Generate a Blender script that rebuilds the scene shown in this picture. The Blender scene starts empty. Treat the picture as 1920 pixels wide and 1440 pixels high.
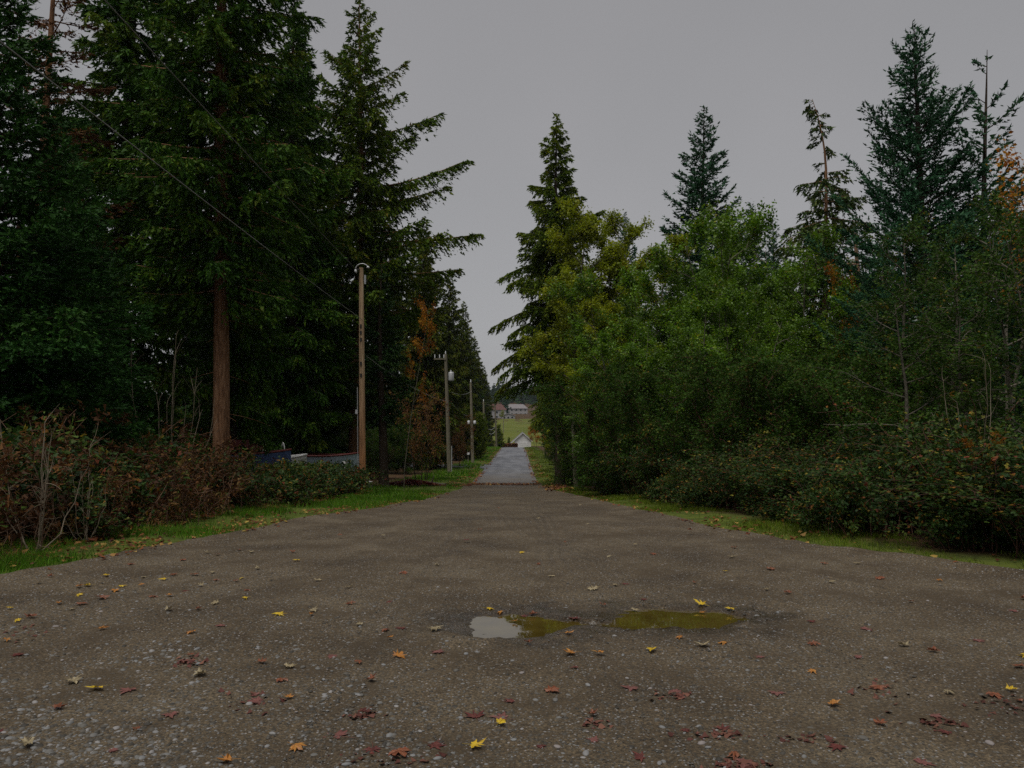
import bpy, bmesh, math, random
import numpy as np
from mathutils import Vector, Matrix

# ------------------------------------------------------------------ camera, sky, sun, exposure
scene = bpy.context.scene
C = scene.collection
F_PX, HORIZON, EYE = 1500.0, 785.0, 1.6
TILT = math.atan((HORIZON - 720.0) / F_PX)
cam_data = bpy.data.cameras.new('camera')
cam_data.sensor_width = 36.0
cam_data.lens = F_PX / 1920.0 * 36.0
cam_data.clip_start = 0.05
cam_data.clip_end = 5000.0
cam = bpy.data.objects.new('camera', cam_data)
C.objects.link(cam)
cam.location = (0, 0, EYE)
cam.rotation_euler = (math.pi / 2 + TILT, 0, 0)
scene.camera = cam

SUN_EL, SUN_AZ = math.radians(70), math.radians(215)      # azimuth from +Y, clockwise: behind the camera, to the left
world = bpy.data.worlds.new('World')
scene.world = world
world.use_nodes = True
wn, wl = world.node_tree.nodes, world.node_tree.links
wn.clear()
w_out = wn.new('ShaderNodeOutputWorld')
w_bg = wn.new('ShaderNodeBackground'); w_bg.inputs['Strength'].default_value = 0.059
w_sky = wn.new('ShaderNodeTexSky'); w_sky.sky_type = 'NISHITA'; w_sky.sun_disc = False
w_sky.sun_elevation = SUN_EL; w_sky.sun_rotation = SUN_AZ
w_hs = wn.new('ShaderNodeHueSaturation'); w_hs.inputs['Saturation'].default_value = 0.12
w_mix = wn.new('ShaderNodeMix'); w_mix.data_type = 'RGBA'
w_mix.inputs[0].default_value = 0.66                       # overcast: the clear sky hardly shows through the cloud
w_noise = wn.new('ShaderNodeTexNoise'); w_noise.inputs['Scale'].default_value = 1.5
w_noise.inputs['Detail'].default_value = 5
w_ramp = wn.new('ShaderNodeValToRGB')
w_ramp.color_ramp.elements[0].position = 0.3; w_ramp.color_ramp.elements[0].color = (2.02, 2.03, 2.10, 1)
w_ramp.color_ramp.elements[1].position = 0.75; w_ramp.color_ramp.elements[1].color = (2.78, 2.70, 2.80, 1)
wl.new(w_noise.outputs['Fac'], w_ramp.inputs['Fac'])
wl.new(w_sky.outputs['Color'], w_hs.inputs['Color'])
wl.new(w_hs.outputs['Color'], w_mix.inputs[6])
wl.new(w_ramp.outputs['Color'], w_mix.inputs[7])
wl.new(w_mix.outputs[2], w_bg.inputs['Color'])
wl.new(w_bg.outputs['Background'], w_out.inputs['Surface'])

sun_data = bpy.data.lights.new('sun', 'SUN')
sun_data.energy = 1.5
sun_data.angle = math.radians(35)
sun_data.color = (1.0, 0.96, 0.9)
sun = bpy.data.objects.new('sun', sun_data)
C.objects.link(sun)
sun_dir = Vector((math.sin(SUN_AZ) * math.cos(SUN_EL), math.cos(SUN_AZ) * math.cos(SUN_EL), math.sin(SUN_EL)))
sun.rotation_euler = (-sun_dir).to_track_quat('-Z', 'Y').to_euler()

vs = scene.view_settings
scene.display_settings.display_device = 'sRGB'
vs.view_transform = 'Standard'; vs.look = 'None'; vs.gamma = 1.0; vs.use_curve_mapping = False
vs.exposure = 0.85
cy = scene.cycles
cy.max_bounces = 5; cy.diffuse_bounces = 3; cy.glossy_bounces = 3; cy.transmission_bounces = 3
cy.transparent_max_bounces = 4
cy.use_denoising = False
cy.use_adaptive_sampling = True; cy.adaptive_threshold = 0.01

# ------------------------------------------------------------------ helpers
def P(px, py, D):
    """world point at depth D seen at photo pixel (px, py)"""
    u, v = (px - 960) / F_PX, (720 - py) / F_PX
    dy = math.cos(TILT) - math.sin(TILT) * v
    dz = math.sin(TILT) + math.cos(TILT) * v
    k = D / dy
    return Vector((u * k, D, EYE + dz * k))
def X(px, D): return P(px, 785, D).x
def Z(py, D): return P(960, py, D).z

PROF_D = [-100, 0, 9, 14, 22, 36, 52, 67, 88, 127, 165, 185, 230, 262, 300, 450, 520, 700, 1000, 2500]
PROF_H = [1.6, 1.6, 1.6, 1.76, 2.27, 3.26, 4.26, 4.62, 4.87, 5.15, 5.85, 6.9, 8.6, 8.6, 7.2, 1.2, -2.5, -9, -20, -40]
def prof(y):
    y = np.asarray(y, float)
    w = np.clip(np.abs(y) * 0.06, 0.3, 8)
    s = 0
    for k in (-1, -.5, 0, .5, 1):
        s = s + np.interp(y + k * w, PROF_D, PROF_H)
    return EYE - s / 5.0

_rs = np.random.RandomState(5)
_lat = _rs.rand(256, 256)
def vnoise(x, y):
    x = np.asarray(x, float); y = np.asarray(y, float)
    xi = np.floor(x).astype(int); yi = np.floor(y).astype(int)
    fx = x - xi; fy = y - yi
    fx = fx * fx * (3 - 2 * fx); fy = fy * fy * (3 - 2 * fy)
    a = _lat[xi & 255, yi & 255]; b = _lat[(xi + 1) & 255, yi & 255]
    c = _lat[xi & 255, (yi + 1) & 255]; d = _lat[(xi + 1) & 255, (yi + 1) & 255]
    return (a * (1 - fx) + b * fx) * (1 - fy) + (c * (1 - fx) + d * fx) * fy - 0.5
def fbm(x, y, o=4):
    s, a = 0, 1.0
    for k in range(o):
        s = s + a * vnoise(x * 2 ** k + 17.3 * k, y * 2 ** k + 5.1 * k); a *= 0.5
    return s

# edges of the gravel, along the depth
GL_Y = [-9, 3, 6, 8, 9.2, 11.5, 17, 22, 36, 52]; GL_X = [-9, -8.5, -6.6, -5.15, -4.7, -4.1, -3.0, -2.45, -2.5, -2.78]
GR_Y = [-9, 3, 6, 8.3, 10.2, 13, 17, 22, 36, 52]; GR_X = [10, 9.4, 7.3, 5.35, 3.8, 3.0, 2.6, 2.35, 1.95, 1.75]
def gleft(y): return np.interp(y, GL_Y, GL_X) + 0.22 * fbm(np.asarray(y) * 0.9, 3.3, 3)
def gright(y): return np.interp(y, GR_Y, GR_X) + 0.22 * fbm(np.asarray(y) * 0.9, 9.7, 3)
def rleft(y): return np.interp(y, [45, 52, 127, 170, 240], [-2.75, -2.75, -2.15, -2.0, -2.0]) + 0.10 * fbm(np.asarray(y) * .5, 1.3, 3)
def rright(y): return np.interp(y, [45, 52, 127, 170, 240], [1.72, 1.72, 2.25, 2.35, 2.35]) + 0.10 * fbm(np.asarray(y) * .5, 7.3, 3)
def paved(x, y):
    """signed amount inside the gravel or the road (m, positive inside)"""
    gi = np.minimum(x - gleft(y), gright(y) - x); gi = np.where((y < 52.5) & (y > -9), gi, -5)
    ri = np.minimum(x - rleft(y), rright(y) - x); ri = np.where((y >= 51.5) & (y < 238), ri, -5)
    return np.maximum(gi, ri)
def terrain(x, y):
    x = np.asarray(x, float); y = np.asarray(y, float)
    z = prof(y)
    ins = paved(x, y)
    off = np.clip(-ins, 0, 3) / 3
    z = z + off * 0.16 * fbm(x * 0.35, y * 0.35, 4) + 0.05 * np.clip(off * 3, 0, 1)
    z = z - 0.22 * np.clip(ins / 0.35, 0, 1)
    return z

def gz(x, y):
    return float(terrain(np.array([x]), np.array([y]))[0])

# potholes: x, y, radius x, radius y, turn, depth
HOLES = [(-.04, 6.36, 0.46, 0.44, 0.05, 0.062), (0.30, 6.43, 0.34, 0.22, 0.0, 0.05),
         (1.30, 6.58, 0.58, 0.38, -0.12, 0.064), (0.84, 6.40, 0.36, 0.17, 0.2, 0.050), (0.56, 6.42, .26, .13, .1, .052), (1.62, 6.60, .34, .19, .1, .052)]
WATER_Z = -0.030
def hole_depth(x, y):
    d = np.zeros_like(x)
    wx = x + 0.12 * fbm(x * 3.1, y * 3.1, 3) + .05 * fbm(x * 13, y * 13, 2); wy = y + 0.20 * fbm(x * 3.1 + 40, y * 3.1, 3) + .07 * fbm(x * 11, y * 11 + 9, 2)
    for (hx, hy, rx, ry, a, dp) in HOLES:
        ca, sa = math.cos(a), math.sin(a)
        u = ((wx - hx) * ca + (wy - hy) * sa) / rx; v = (-(wx - hx) * sa + (wy - hy) * ca) / ry
        r2 = u * u + v * v
        d = np.maximum(d, dp * np.clip(1.15 - r2, 0, 1) ** 1.05)
    return d
def tracks(x, y):
    """wheel tracks fanning out of the lane over the turning place"""
    t = 0
    for c0, k, w in ((-.95, 0, .24), (.55, 0, .24), (-.9, -4.6, .26), (-.1, -3.1, .26), (.2, 4.4, .26), (-.8, 3.0, .24), (-.6, -7.5, .3), (.4, 7.2, .3)):
        xc = c0 + k * np.exp(-(y - 5.5) / 6.5) + .18 * fbm(y * .25 + c0, k + 0 * y, 2)
        t = t + np.exp(-((x - xc) / (w * (1 + .02 * y))) ** 2) * (.5 + .5 * np.cos((x - xc) * 6.283 / .14))
    return np.clip(t, 0, 1)
def wetness(x, y):
    w = np.zeros_like(x)
    for (hx, hy, rx, ry, a, dp) in HOLES:
        r = np.sqrt(((x - hx) / (rx + .30)) ** 2 + ((y - hy) / (ry + .22)) ** 2)
        w = np.maximum(w, np.clip((1.25 - r) / 0.55, 0, 1))
    w = np.clip(w + 1.3 * fbm(x * 3.5, y * 3.5, 4) * (w > 0.02) * (w < .999), 0, 1)
    t = tracks(x, y) * np.clip(.7 + 1.4 * fbm(x * 1.1, y * .8, 3) + .9 * fbm(x * 7, y * 2.5, 3), .05, 1) * np.clip((y - 3) / 2, 0.2, 1)
    return np.clip(w + .5 * t * (w < .3), 0, 1)
def gravel_z(x, y):
    x = np.asarray(x, float); y = np.asarray(y, float)
    z = prof(y) + 0.02 * fbm(x * 0.5, y * 0.5, 3) + 0.012 * fbm(x * 2.3, y * 2.3, 3)
    near = np.clip((16 - y) / 8, 0, 1)
    z = z + near * 0.010 * fbm(x * 11, y * 11, 3)
    z = z - .016 * tracks(x, y)
    flat = np.clip(1.8 - np.minimum(np.hypot(x, y - 6.4), np.hypot(x - 1.3, (y - 6.6))), 0, 1)
    z = z * (1 - flat) + flat * (0.030 * fbm(x * 8, y * 8, 4) + 0.010 * vnoise(x * 3, y * 3))
    z = z - hole_depth(x, y)
    e = np.minimum(x - gleft(y), gright(y) - x)
    z = z + 0.05 * np.clip(1 - e / 0.35, 0, 1)
    return z

# ---- mesh building
class G:
    """collects triangles: vertices, faces, a tint and a material slot for each face"""
    def __init__(s): s.v, s.f, s.t, s.m, s.sm, s.n = [], [], [], [], [], 0
    def add(s, v, f, tint=0.5, mat=0, smooth=False):
        v = np.asarray(v, float).reshape(-1, 3); f = np.asarray(f, int).reshape(-1, 3)
        s.v.append(v); s.f.append(f + s.n); s.n += len(v)
        s.t.append(np.broadcast_to(np.asarray(tint, float), (len(f),)).copy())
        s.m.append(np.full(len(f), mat)); s.sm.append(np.full(len(f), smooth))
    def tris(s, v, tint=0.5, mat=0):
        v = np.asarray(v).reshape(-1, 3); s.add(v, np.arange(len(v)).reshape(-1, 3), tint, mat)
    def quads(s, v, tint=0.5, mat=0, smooth=False):       # v (n,4,3)
        v = np.asarray(v); n = len(v); b = np.arange(n)[:, None] * 4
        f = np.concatenate([b + [0, 1, 2], b + [0, 2, 3]], 1).reshape(-1, 3)
        s.add(v.reshape(-1, 3), f, np.repeat(np.broadcast_to(tint, (n,)), 2), mat, smooth)
    def tubes(s, pts, rad, k=6, tint=0.5, mat=0, cap=False):  # pts (b,n,3) rad (b,n)
        pts = np.asarray(pts, float); rad = np.asarray(rad, float)
        if pts.ndim == 2: pts = pts[None]
        rad = np.broadcast_to(rad, pts.shape[:2])
        b, n, _ = pts.shape
        tg = np.gradient(pts, axis=1); tg /= np.linalg.norm(tg, axis=2, keepdims=True) + 1e-9
        mean = tg.mean(1); ref = np.where((np.abs(mean[:, 2]) > 0.8)[:, None], np.array([[1., 0, 0]]), np.array([[0, 0, 1.]]))
        a = np.cross(tg, ref[:, None, :]); a /= np.linalg.norm(a, axis=2, keepdims=True) + 1e-9
        c = np.cross(tg, a)
        th = np.arange(k) * 2 * math.pi / k
        ring = a[:, :, None, :] * np.cos(th)[None, None, :, None] + c[:, :, None, :] * np.sin(th)[None, None, :, None]
        v = pts[:, :, None, :] + ring * rad[:, :, None, None]
        idx = np.arange(b * n * k).reshape(b, n, k)
        p = idx[:, :-1, :]; q = idx[:, 1:, :]
        p2 = np.roll(p, -1, 2); q2 = np.roll(q, -1, 2)
        f = np.stack([np.stack([p, q2, p2], -1), np.stack([p, q, q2], -1)], -2).reshape(-1, 3)
        tt = np.repeat(np.broadcast_to(np.asarray(tint, float), (b,)), (n - 1) * k * 2)
        s.add(v.reshape(-1, 3), f, tt, mat, True)
        if cap:
            for e in (0, n - 1):
                for bi in range(b):
                    vv = np.concatenate([v[bi, e], pts[bi, e][None]]); i = np.arange(k)
                    s.add(vv, np.stack([i, (i + 1) % k, np.full(k, k)], 1) if e else np.stack([(i + 1) % k, i, np.full(k, k)], 1), 0.5, mat)
    def box(s, c, d, rot=0.0, tint=0.5, mat=0):
        c = np.array(c, float); d = np.array(d, float) / 2
        v = np.array([[x, y, z] for x in (-1, 1) for y in (-1, 1) for z in (-1, 1)], float) * d
        ca, sa = math.cos(rot), math.sin(rot)
        v = np.stack([v[:, 0] * ca - v[:, 1] * sa, v[:, 0] * sa + v[:, 1] * ca, v[:, 2]], 1) + c
        q = [[0, 1, 3, 2], [4, 6, 7, 5], [0, 4, 5, 1], [2, 3, 7, 6], [0, 2, 6, 4], [1, 5, 7, 3]]
        s.quads(v[np.array(q)], tint, mat)
    def prism(s, poly, ext, tint=.5, mat=0):
        """poly (n,3) convex outline, swept by ext"""
        p = np.array(poly, float); e = np.array(ext, float); n = len(p)
        v = np.concatenate([p, p + e]); f = []
        for i in range(1, n - 1): f += [[0, i + 1, i], [n, n + i, n + i + 1]]
        for i in range(n):
            j = (i + 1) % n; f += [[i, j, n + j], [i, n + j, n + i]]
        s.add(v, f, tint, mat)
    def mesh(s, name, mats):
        v = np.concatenate(s.v); f = np.concatenate(s.f); t = np.concatenate(s.t)
        me = bpy.data.meshes.new(name)
        me.vertices.add(len(v)); me.vertices.foreach_set('co', v.ravel().astype(np.float32))
        me.loops.add(f.size); me.loops.foreach_set('vertex_index', f.ravel().astype(np.int32))
        me.polygons.add(len(f)); me.polygons.foreach_set('loop_start', np.arange(0, f.size, 3, dtype=np.int32))
        me.polygons.foreach_set('material_index', np.concatenate(s.m).astype(np.int32))
        me.polygons.foreach_set('use_smooth', np.concatenate(s.sm).astype(bool))
        a = me.attributes.new('tint', 'FLOAT', 'FACE'); a.data.foreach_set('value', t.astype(np.float32))
        me.update(calc_edges=True)
        for m in mats: me.materials.append(m)
        return me
def put(name, me, parent=None, loc=None):
    o = bpy.data.objects.new(name, me); C.objects.link(o)
    if parent: o.parent = parent
    if loc is not None: o.location = loc
    return o
def tag(o, label, cat, group=None, kind=None):
    if label: o['label'] = label
    if cat: o['category'] = cat
    if group: o['group'] = group
    if kind: o['kind'] = kind
    return o
def thing(name, label, cat, loc, group=None, rz=0.0, sc=1.0):
    o = put(name, None); o.location = loc; o.rotation_euler = (0, 0, rz)
    o.scale = (sc, sc, sc) if not hasattr(sc, '__len__') else sc
    return tag(o, label, cat, group)
def structure(o): o['kind'] = 'structure'; return o

# ---- materials
def newmat(name):
    m = bpy.data.materials.new(name); m.use_nodes = True
    nt = m.node_tree; nt.nodes.clear()
    out = nt.nodes.new('ShaderNodeOutputMaterial')
    return m, nt.nodes, nt.links, out
def ramp(n, stops, interp='LINEAR'):
    r = n.new('ShaderNodeValToRGB'); cr = r.color_ramp; cr.interpolation = interp
    while len(cr.elements) < len(stops): cr.elements.new(0.5)
    for e, (p, c) in zip(cr.elements, stops): e.position = p; e.color = (*c, 1)
    return r
def leafmat(name, stops, transl=0.25, rough=0.6, spec=0.1, vary=0.35, vscale=1.2):
    m, n, l, out = newmat(name)
    at = n.new('ShaderNodeAttribute'); at.attribute_name = 'tint'
    r = ramp(n, stops); l.new(at.outputs['Fac'], r.inputs['Fac'])
    geo = n.new('ShaderNodeNewGeometry')
    nz = n.new('ShaderNodeTexNoise'); nz.inputs['Scale'].default_value = vscale; nz.inputs['Detail'].default_value = 3
    l.new(geo.outputs['Position'], nz.inputs['Vector'])
    mr = n.new('ShaderNodeMapRange'); mr.inputs[1].default_value = 0.3; mr.inputs[2].default_value = 0.7
    mr.inputs[3].default_value = 1 - vary; mr.inputs[4].default_value = 1 + vary
    l.new(nz.outputs['Fac'], mr.inputs[0])
    mx = n.new('ShaderNodeVectorMath'); mx.operation = 'SCALE'
    l.new(r.outputs['Color'], mx.inputs[0]); l.new(mr.outputs[0], mx.inputs['Scale'])
    b = n.new('ShaderNodeBsdfPrincipled'); b.inputs['Roughness'].default_value = rough
    b.inputs['Specular IOR Level'].default_value = spec
    l.new(mx.outputs[0], b.inputs['Base Color'])
    if transl > 0:
        t = n.new('ShaderNodeBsdfTranslucent'); l.new(mx.outputs[0], t.inputs['Color'])
        ms = n.new('ShaderNodeMixShader'); ms.inputs[0].default_value = transl
        l.new(b.outputs[0], ms.inputs[1]); l.new(t.outputs[0], ms.inputs[2]); l.new(ms.outputs[0], out.inputs['Surface'])
    else: l.new(b.outputs[0], out.inputs['Surface'])
    return m
def roughmat(name, stops, scale=6, stretch=(1, 1, 1), bump=0.4, rough=0.85, spec=0.3, detail=8, bscale=None, metallic=0.0):
    """noise-coloured surface with bump, object coordinates"""
    m, n, l, out = newmat(name)
    tc = n.new('ShaderNodeTexCoord'); mp = n.new('ShaderNodeMapping'); mp.inputs['Scale'].default_value = stretch
    l.new(tc.outputs['Object'], mp.inputs['Vector'])
    nz = n.new('ShaderNodeTexNoise'); nz.inputs['Scale'].default_value = scale; nz.inputs['Detail'].default_value = detail
    nz.inputs['Roughness'].default_value = 0.65
    l.new(mp.outputs[0], nz.inputs['Vector'])
    r = ramp(n, stops); l.new(nz.outputs['Fac'], r.inputs['Fac'])
    b = n.new('ShaderNodeBsdfPrincipled'); b.inputs['Roughness'].default_value = rough
    b.inputs['Specular IOR Level'].default_value = spec; b.inputs['Metallic'].default_value = metallic
    l.new(r.outputs['Color'], b.inputs['Base Color'])
    if bump:
        nb = n.new('ShaderNodeTexNoise'); nb.inputs['Scale'].default_value = bscale or scale * 2.5; nb.inputs['Detail'].default_value = 6
        l.new(mp.outputs[0], nb.inputs['Vector'])
        bp = n.new('ShaderNodeBump'); bp.inputs['Strength'].default_value = bump; bp.inputs['Distance'].default_value = 0.03
        l.new(nb.outputs['Fac'], bp.inputs['Height']); l.new(bp.outputs[0], b.inputs['Normal'])
    l.new(b.outputs[0], out.inputs['Surface'])
    return m

M = {}
M['fir'] = leafmat('fir_needles', [(0, (.016, .050, .007)), (.45, (.042, .104, .010)), (.8, (.085, .150, .013)), (1, (.125, .155, .016))], .15)
M['fir_deep'] = leafmat('dark_fir_needles', [(0, (.010, .030, .008)), (.5, (.022, .056, .012)), (1, (.048, .090, .016))], .1)
M['young_fir'] = leafmat('young_fir_needles', [(0, (.009, .036, .006)), (.5, (.020, .066, .010)), (1, (.042, .105, .014))], .12)
M['olive_fir'] = leafmat('olive_fir_needles', [(0, (.030, .052, .007)), (.5, (.072, .100, .010)), (.85, (.115, .125, .012)), (1, (.12, .090, .02))], .15)
M['lane_fir'] = leafmat('olive_green_needles', [(0, (.026, .058, .006)), (.45, (.066, .118, .009)), (.8, (.125, .162, .011)), (1, (.155, .115, .016))], .18)
M['blue_fir'] = leafmat('bluish_fir_needles', [(0, (.012, .046, .020)), (.5, (.030, .092, .042)), (1, (.062, .135, .062))], .15)
M['cedar'] = leafmat('cedar_sprays', [(0, (.038, .076, .009)), (.5, (.098, .145, .012)), (.85, (.165, .195, .014)), (1, (.22, .20, .018))], .3)
M['hemlock'] = leafmat('hemlock_needles', [(0, (.024, .050, .014)), (.5, (.055, .088, .020)), (.85, (.085, .105, .020)), (1, (.10, .078, .025))], .15)
M['alder_gold'] = leafmat('yellow_green_leaves', [(0, (.13, .165, .006)), (.5, (.21, .255, .008)), (.85, (.29, .315, .010)), (1, (.36, .31, .02))], .45, .45, .25, vary=.4)
M['alder_green'] = leafmat('green_leaves', [(0, (.044, .105, .005)), (.5, (.092, .185, .008)), (.88, (.155, .255, .010)), (1, (.26, .24, .016))], .42, .42, .35, vary=.5, vscale=.8)
M['shrub'] = leafmat('dark_shrub_leaves', [(0, (.016, .046, .006)), (.55, (.034, .078, .008)), (.9, (.066, .105, .012)), (1, (.17, .12, .02))], .3)
M['maple_orange'] = leafmat('orange_maple_leaves', [(0, (.22, .06, .010)), (.4, (.36, .13, .014)), (.8, (.42, .22, .02)), (1, (.24, .18, .02))], .45)
M['maple_rust'] = leafmat('rusty_maple_leaves', [(0, (.12, .045, .03)), (.4, (.20, .085, .035)), (.75, (.25, .15, .03)), (1, (.12, .13, .02))], .35)
M['bramble'] = leafmat('bramble_leaves', [(0, (.012, .034, .007)), (.55, (.030, .064, .010)), (.82, (.066, .094, .013)), (.88, (.21, .18, .02)), (.94, (.21, .09, .015)), (1, (.15, .03, .018))], .3, spec=.2)
M['bracken'] = leafmat('dead_bracken', [(0, (.026, .011, .006)), (.4, (.062, .028, .012)), (.75, (.135, .058, .020)), (.92, (.20, .12, .045)), (1, (.06, .10, .015))], .25)
M['grass'] = leafmat('grass_blades', [(0, (.040, .105, .008)), (.5, (.075, .19, .012)), (.85, (.12, .24, .016)), (1, (.20, .18, .06))], .35)
M['moss_grass'] = leafmat('mossy_grass', [(0, (.050, .085, .008)), (.5, (.095, .150, .011)), (.85, (.145, .195, .015)), (1, (.17, .12, .045))], .3)
M['litter'] = leafmat('leaf_litter', [(0, (.05, .016, .010)), (.35, (.12, .035, .016)), (.65, (.19, .065, .02)), (.85, (.26, .14, .045)), (1, (.32, .22, .05))], .2, spec=.2)
M['litter_red'] = leafmat('red_leaf_litter', [(0, (.05, .008, .010)), (.5, (.12, .018, .016)), (.85, (.17, .05, .03)), (1, (.25, .16, .08))], .2, spec=.2)
M['trodden'] = leafmat('trodden_leaf_scraps', [(0, (.055, .020, .016)), (.5, (.095, .038, .030)), (1, (.14, .065, .045))], 0)
M['bark'] = roughmat('fir_bark', [(.3, (.060, .030, .017)), (.5, (.20, .105, .055)), (.7, (.34, .20, .115))], 5, (3, 3, .45), .9, .9, .15)
M['bark_dark'] = roughmat('dark_bark', [(.3, (.018, .013, .010)), (.55, (.050, .036, .026)), (.75, (.09, .068, .05))], 6, (3, 3, .5), .8, .9, .15)
M['bark_pale'] = roughmat('alder_bark', [(.3, (.05, .045, .035)), (.55, (.14, .125, .095)), (.75, (.24, .21, .16))], 5, (2, 2, 1.2), .4, .8, .2)
M['snag'] = roughmat('bare_dead_wood', [(.3, (.10, .05, .03)), (.6, (.24, .14, .09)), (.8, (.34, .24, .17))], 4, (3, 3, .4), .6, .85, .2)
M['twig'] = roughmat('bare_twigs', [(.3, (.06, .035, .022)), (.55, (.14, .085, .055)), (.8, (.28, .20, .14))], 2.5, (1, 1, 1), 0, .8, .2)
M['cane'] = roughmat('bramble_canes', [(.3, (.04, .02, .014)), (.6, (.10, .045, .03)), (.8, (.15, .09, .05))], 2.5, (1, 1, 1), 0, .7, .25)

# ------------------------------------------------------------------ ground materials
def gravel_material():
    m, n, l, out = newmat('gravel')
    geo = n.new('ShaderNodeNewGeometry')
    def noise(scale, detail=6, rough=.6):
        t = n.new('ShaderNodeTexNoise'); t.inputs['Scale'].default_value = scale; t.inputs['Detail'].default_value = detail
        t.inputs['Roughness'].default_value = rough; l.new(geo.outputs['Position'], t.inputs['Vector']); return t
    def voro(scale):
        t = n.new('ShaderNodeTexVoronoi'); t.inputs['Scale'].default_value = scale
        l.new(geo.outputs['Position'], t.inputs['Vector']); return t
    def mixc(a, b, f, mode='MIX', fv=None):
        x = n.new('ShaderNodeMix'); x.data_type = 'RGBA'; x.blend_type = mode
        if f is not None: l.new(f, x.inputs[0])
        else: x.inputs[0].default_value = fv
        l.new(a, x.inputs[6]); l.new(b, x.inputs[7]); return x.outputs[2]
    big = noise(.8, 8, .65); r0 = ramp(n, [(.3, (.040, .028, .016)), (.5, (.078, .058, .035)), (.72, (.116, .092, .060))])
    l.new(big.outputs['Fac'], r0.inputs['Fac'])
    fine = noise(55, 8, .8); r1 = ramp(n, [(.32, (.15, .14, .13)), (.5, (.9, .9, .9)), (.68, (2.6, 2.56, 2.45))])
    l.new(fine.outputs['Fac'], r1.inputs['Fac'])
    c = mixc(r0.outputs[0], r1.outputs[0], None, 'MULTIPLY', 1.0)
    v1 = voro(62); sep = n.new('ShaderNodeSeparateColor'); l.new(v1.outputs['Color'], sep.inputs[0])
    r2 = ramp(n, [(.0, (.020, .018, .015)), (.35, (.060, .054, .042)), (.7, (.13, .125, .112)), (.9, (.20, .20, .20)), (1, (.27, .25, .24))])
    l.new(sep.outputs[0], r2.inputs['Fac'])
    pick = n.new('ShaderNodeMath'); pick.operation = 'GREATER_THAN'; pick.inputs[1].default_value = .60
    l.new(sep.outputs[1], pick.inputs[0])
    edge = n.new('ShaderNodeMath'); edge.operation = 'LESS_THAN'; edge.inputs[1].default_value = .0062
    l.new(v1.outputs['Distance'], edge.inputs[0])
    v1.inputs['Randomness'].default_value = 1.0
    dist = n.new('ShaderNodeMath'); dist.operation = 'LESS_THAN'; dist.inputs[1].default_value = .42
    l.new(v1.outputs['Distance'], dist.inputs[0])
    both = n.new('ShaderNodeMath'); both.operation = 'MULTIPLY'; l.new(pick.outputs[0], both.inputs[0]); l.new(dist.outputs[0], both.inputs[1])
    c = mixc(c, r2.outputs[0], both.outputs[0])
    # muddy brown drifts
    mud = noise(1.7, 5); rm = ramp(n, [(.52, (0, 0, 0)), (.66, (.7, .7, .7))]); l.new(mud.outputs['Fac'], rm.inputs['Fac'])
    mc = n.new('ShaderNodeRGB'); mc.outputs[0].default_value = (.054, .038, .021, 1)
    c = mixc(c, mc.outputs[0], rm.outputs[0])
    # wet ground round the puddles
    wet = n.new('ShaderNodeAttribute'); wet.attribute_name = 'wet'
    wc = n.new('ShaderNodeRGB'); wc.outputs[0].default_value = (.50, .47, .43, 1)
    cw = mixc(c, wc.outputs[0], None, 'MULTIPLY', 1.0)
    c = mixc(c, cw, wet.outputs['Fac'])
    b = n.new('ShaderNodeBsdfPrincipled'); l.new(c, b.inputs['Base Color'])
    mr = n.new('ShaderNodeMapRange'); mr.inputs[3].default_value = .9; mr.inputs[4].default_value = .13
    l.new(wet.outputs['Fac'], mr.inputs[0]); l.new(mr.outputs[0], b.inputs['Roughness'])
    b.inputs['Specular IOR Level'].default_value = .3
    add = n.new('ShaderNodeMath'); add.operation = 'MULTIPLY_ADD'; add.inputs[1].default_value = -.5
    l.new(v1.outputs['Distance'], add.inputs[0]); l.new(fine.outputs['Fac'], add.inputs[2])
    bp = n.new('ShaderNodeBump'); bp.inputs['Distance'].default_value = .012
    bs_ = n.new('ShaderNodeMapRange'); bs_.inputs[3].default_value = .85; bs_.inputs[4].default_value = .3
    l.new(wet.outputs['Fac'], bs_.inputs[0]); l.new(bs_.outputs[0], bp.inputs['Strength'])
    l.new(add.outputs[0], bp.inputs['Height']); l.new(bp.outputs[0], b.inputs['Normal'])
    l.new(b.outputs[0], out.inputs['Surface'])
    return m
M['gravel'] = gravel_material()

def ground_material():
    """forest floor, turning to green verge where the grass attribute says so"""
    m, n, l, out = newmat('forest_floor')
    geo = n.new('ShaderNodeNewGeometry')
    t = n.new('ShaderNodeTexNoise'); t.inputs['Scale'].default_value = 2.2; t.inputs['Detail'].default_value = 9; t.inputs['Roughness'].default_value = .7
    l.new(geo.outputs['Position'], t.inputs['Vector'])
    r = ramp(n, [(.3, (.020, .013, .008)), (.5, (.055, .032, .016)), (.7, (.11, .055, .025))]); l.new(t.outputs['Fac'], r.inputs['Fac'])
    g = ramp(n, [(.3, (.030, .045, .010)), (.55, (.075, .105, .014)), (.75, (.13, .14, .03))]); l.new(t.outputs['Fac'], g.inputs['Fac'])
    at = n.new('ShaderNodeAttribute'); at.attribute_name = 'wet'
    x = n.new('ShaderNodeMix'); x.data_type = 'RGBA'
    l.new(at.outputs['Fac'], x.inputs[0]); l.new(r.outputs[0], x.inputs[6]); l.new(g.outputs[0], x.inputs[7])
    b = n.new('ShaderNodeBsdfPrincipled'); b.inputs['Roughness'].default_value = .95; b.inputs['Specular IOR Level'].default_value = .15
    l.new(x.outputs[2], b.inputs['Base Color'])
    bp = n.new('ShaderNodeBump'); bp.inputs['Strength'].default_value = .8; bp.inputs['Distance'].default_value = .05
    l.new(t.outputs['Fac'], bp.inputs['Height']); l.new(bp.outputs[0], b.inputs['Normal'])
    l.new(b.outputs[0], out.inputs['Surface'])
    return m
M['floor'] = ground_material()

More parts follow.
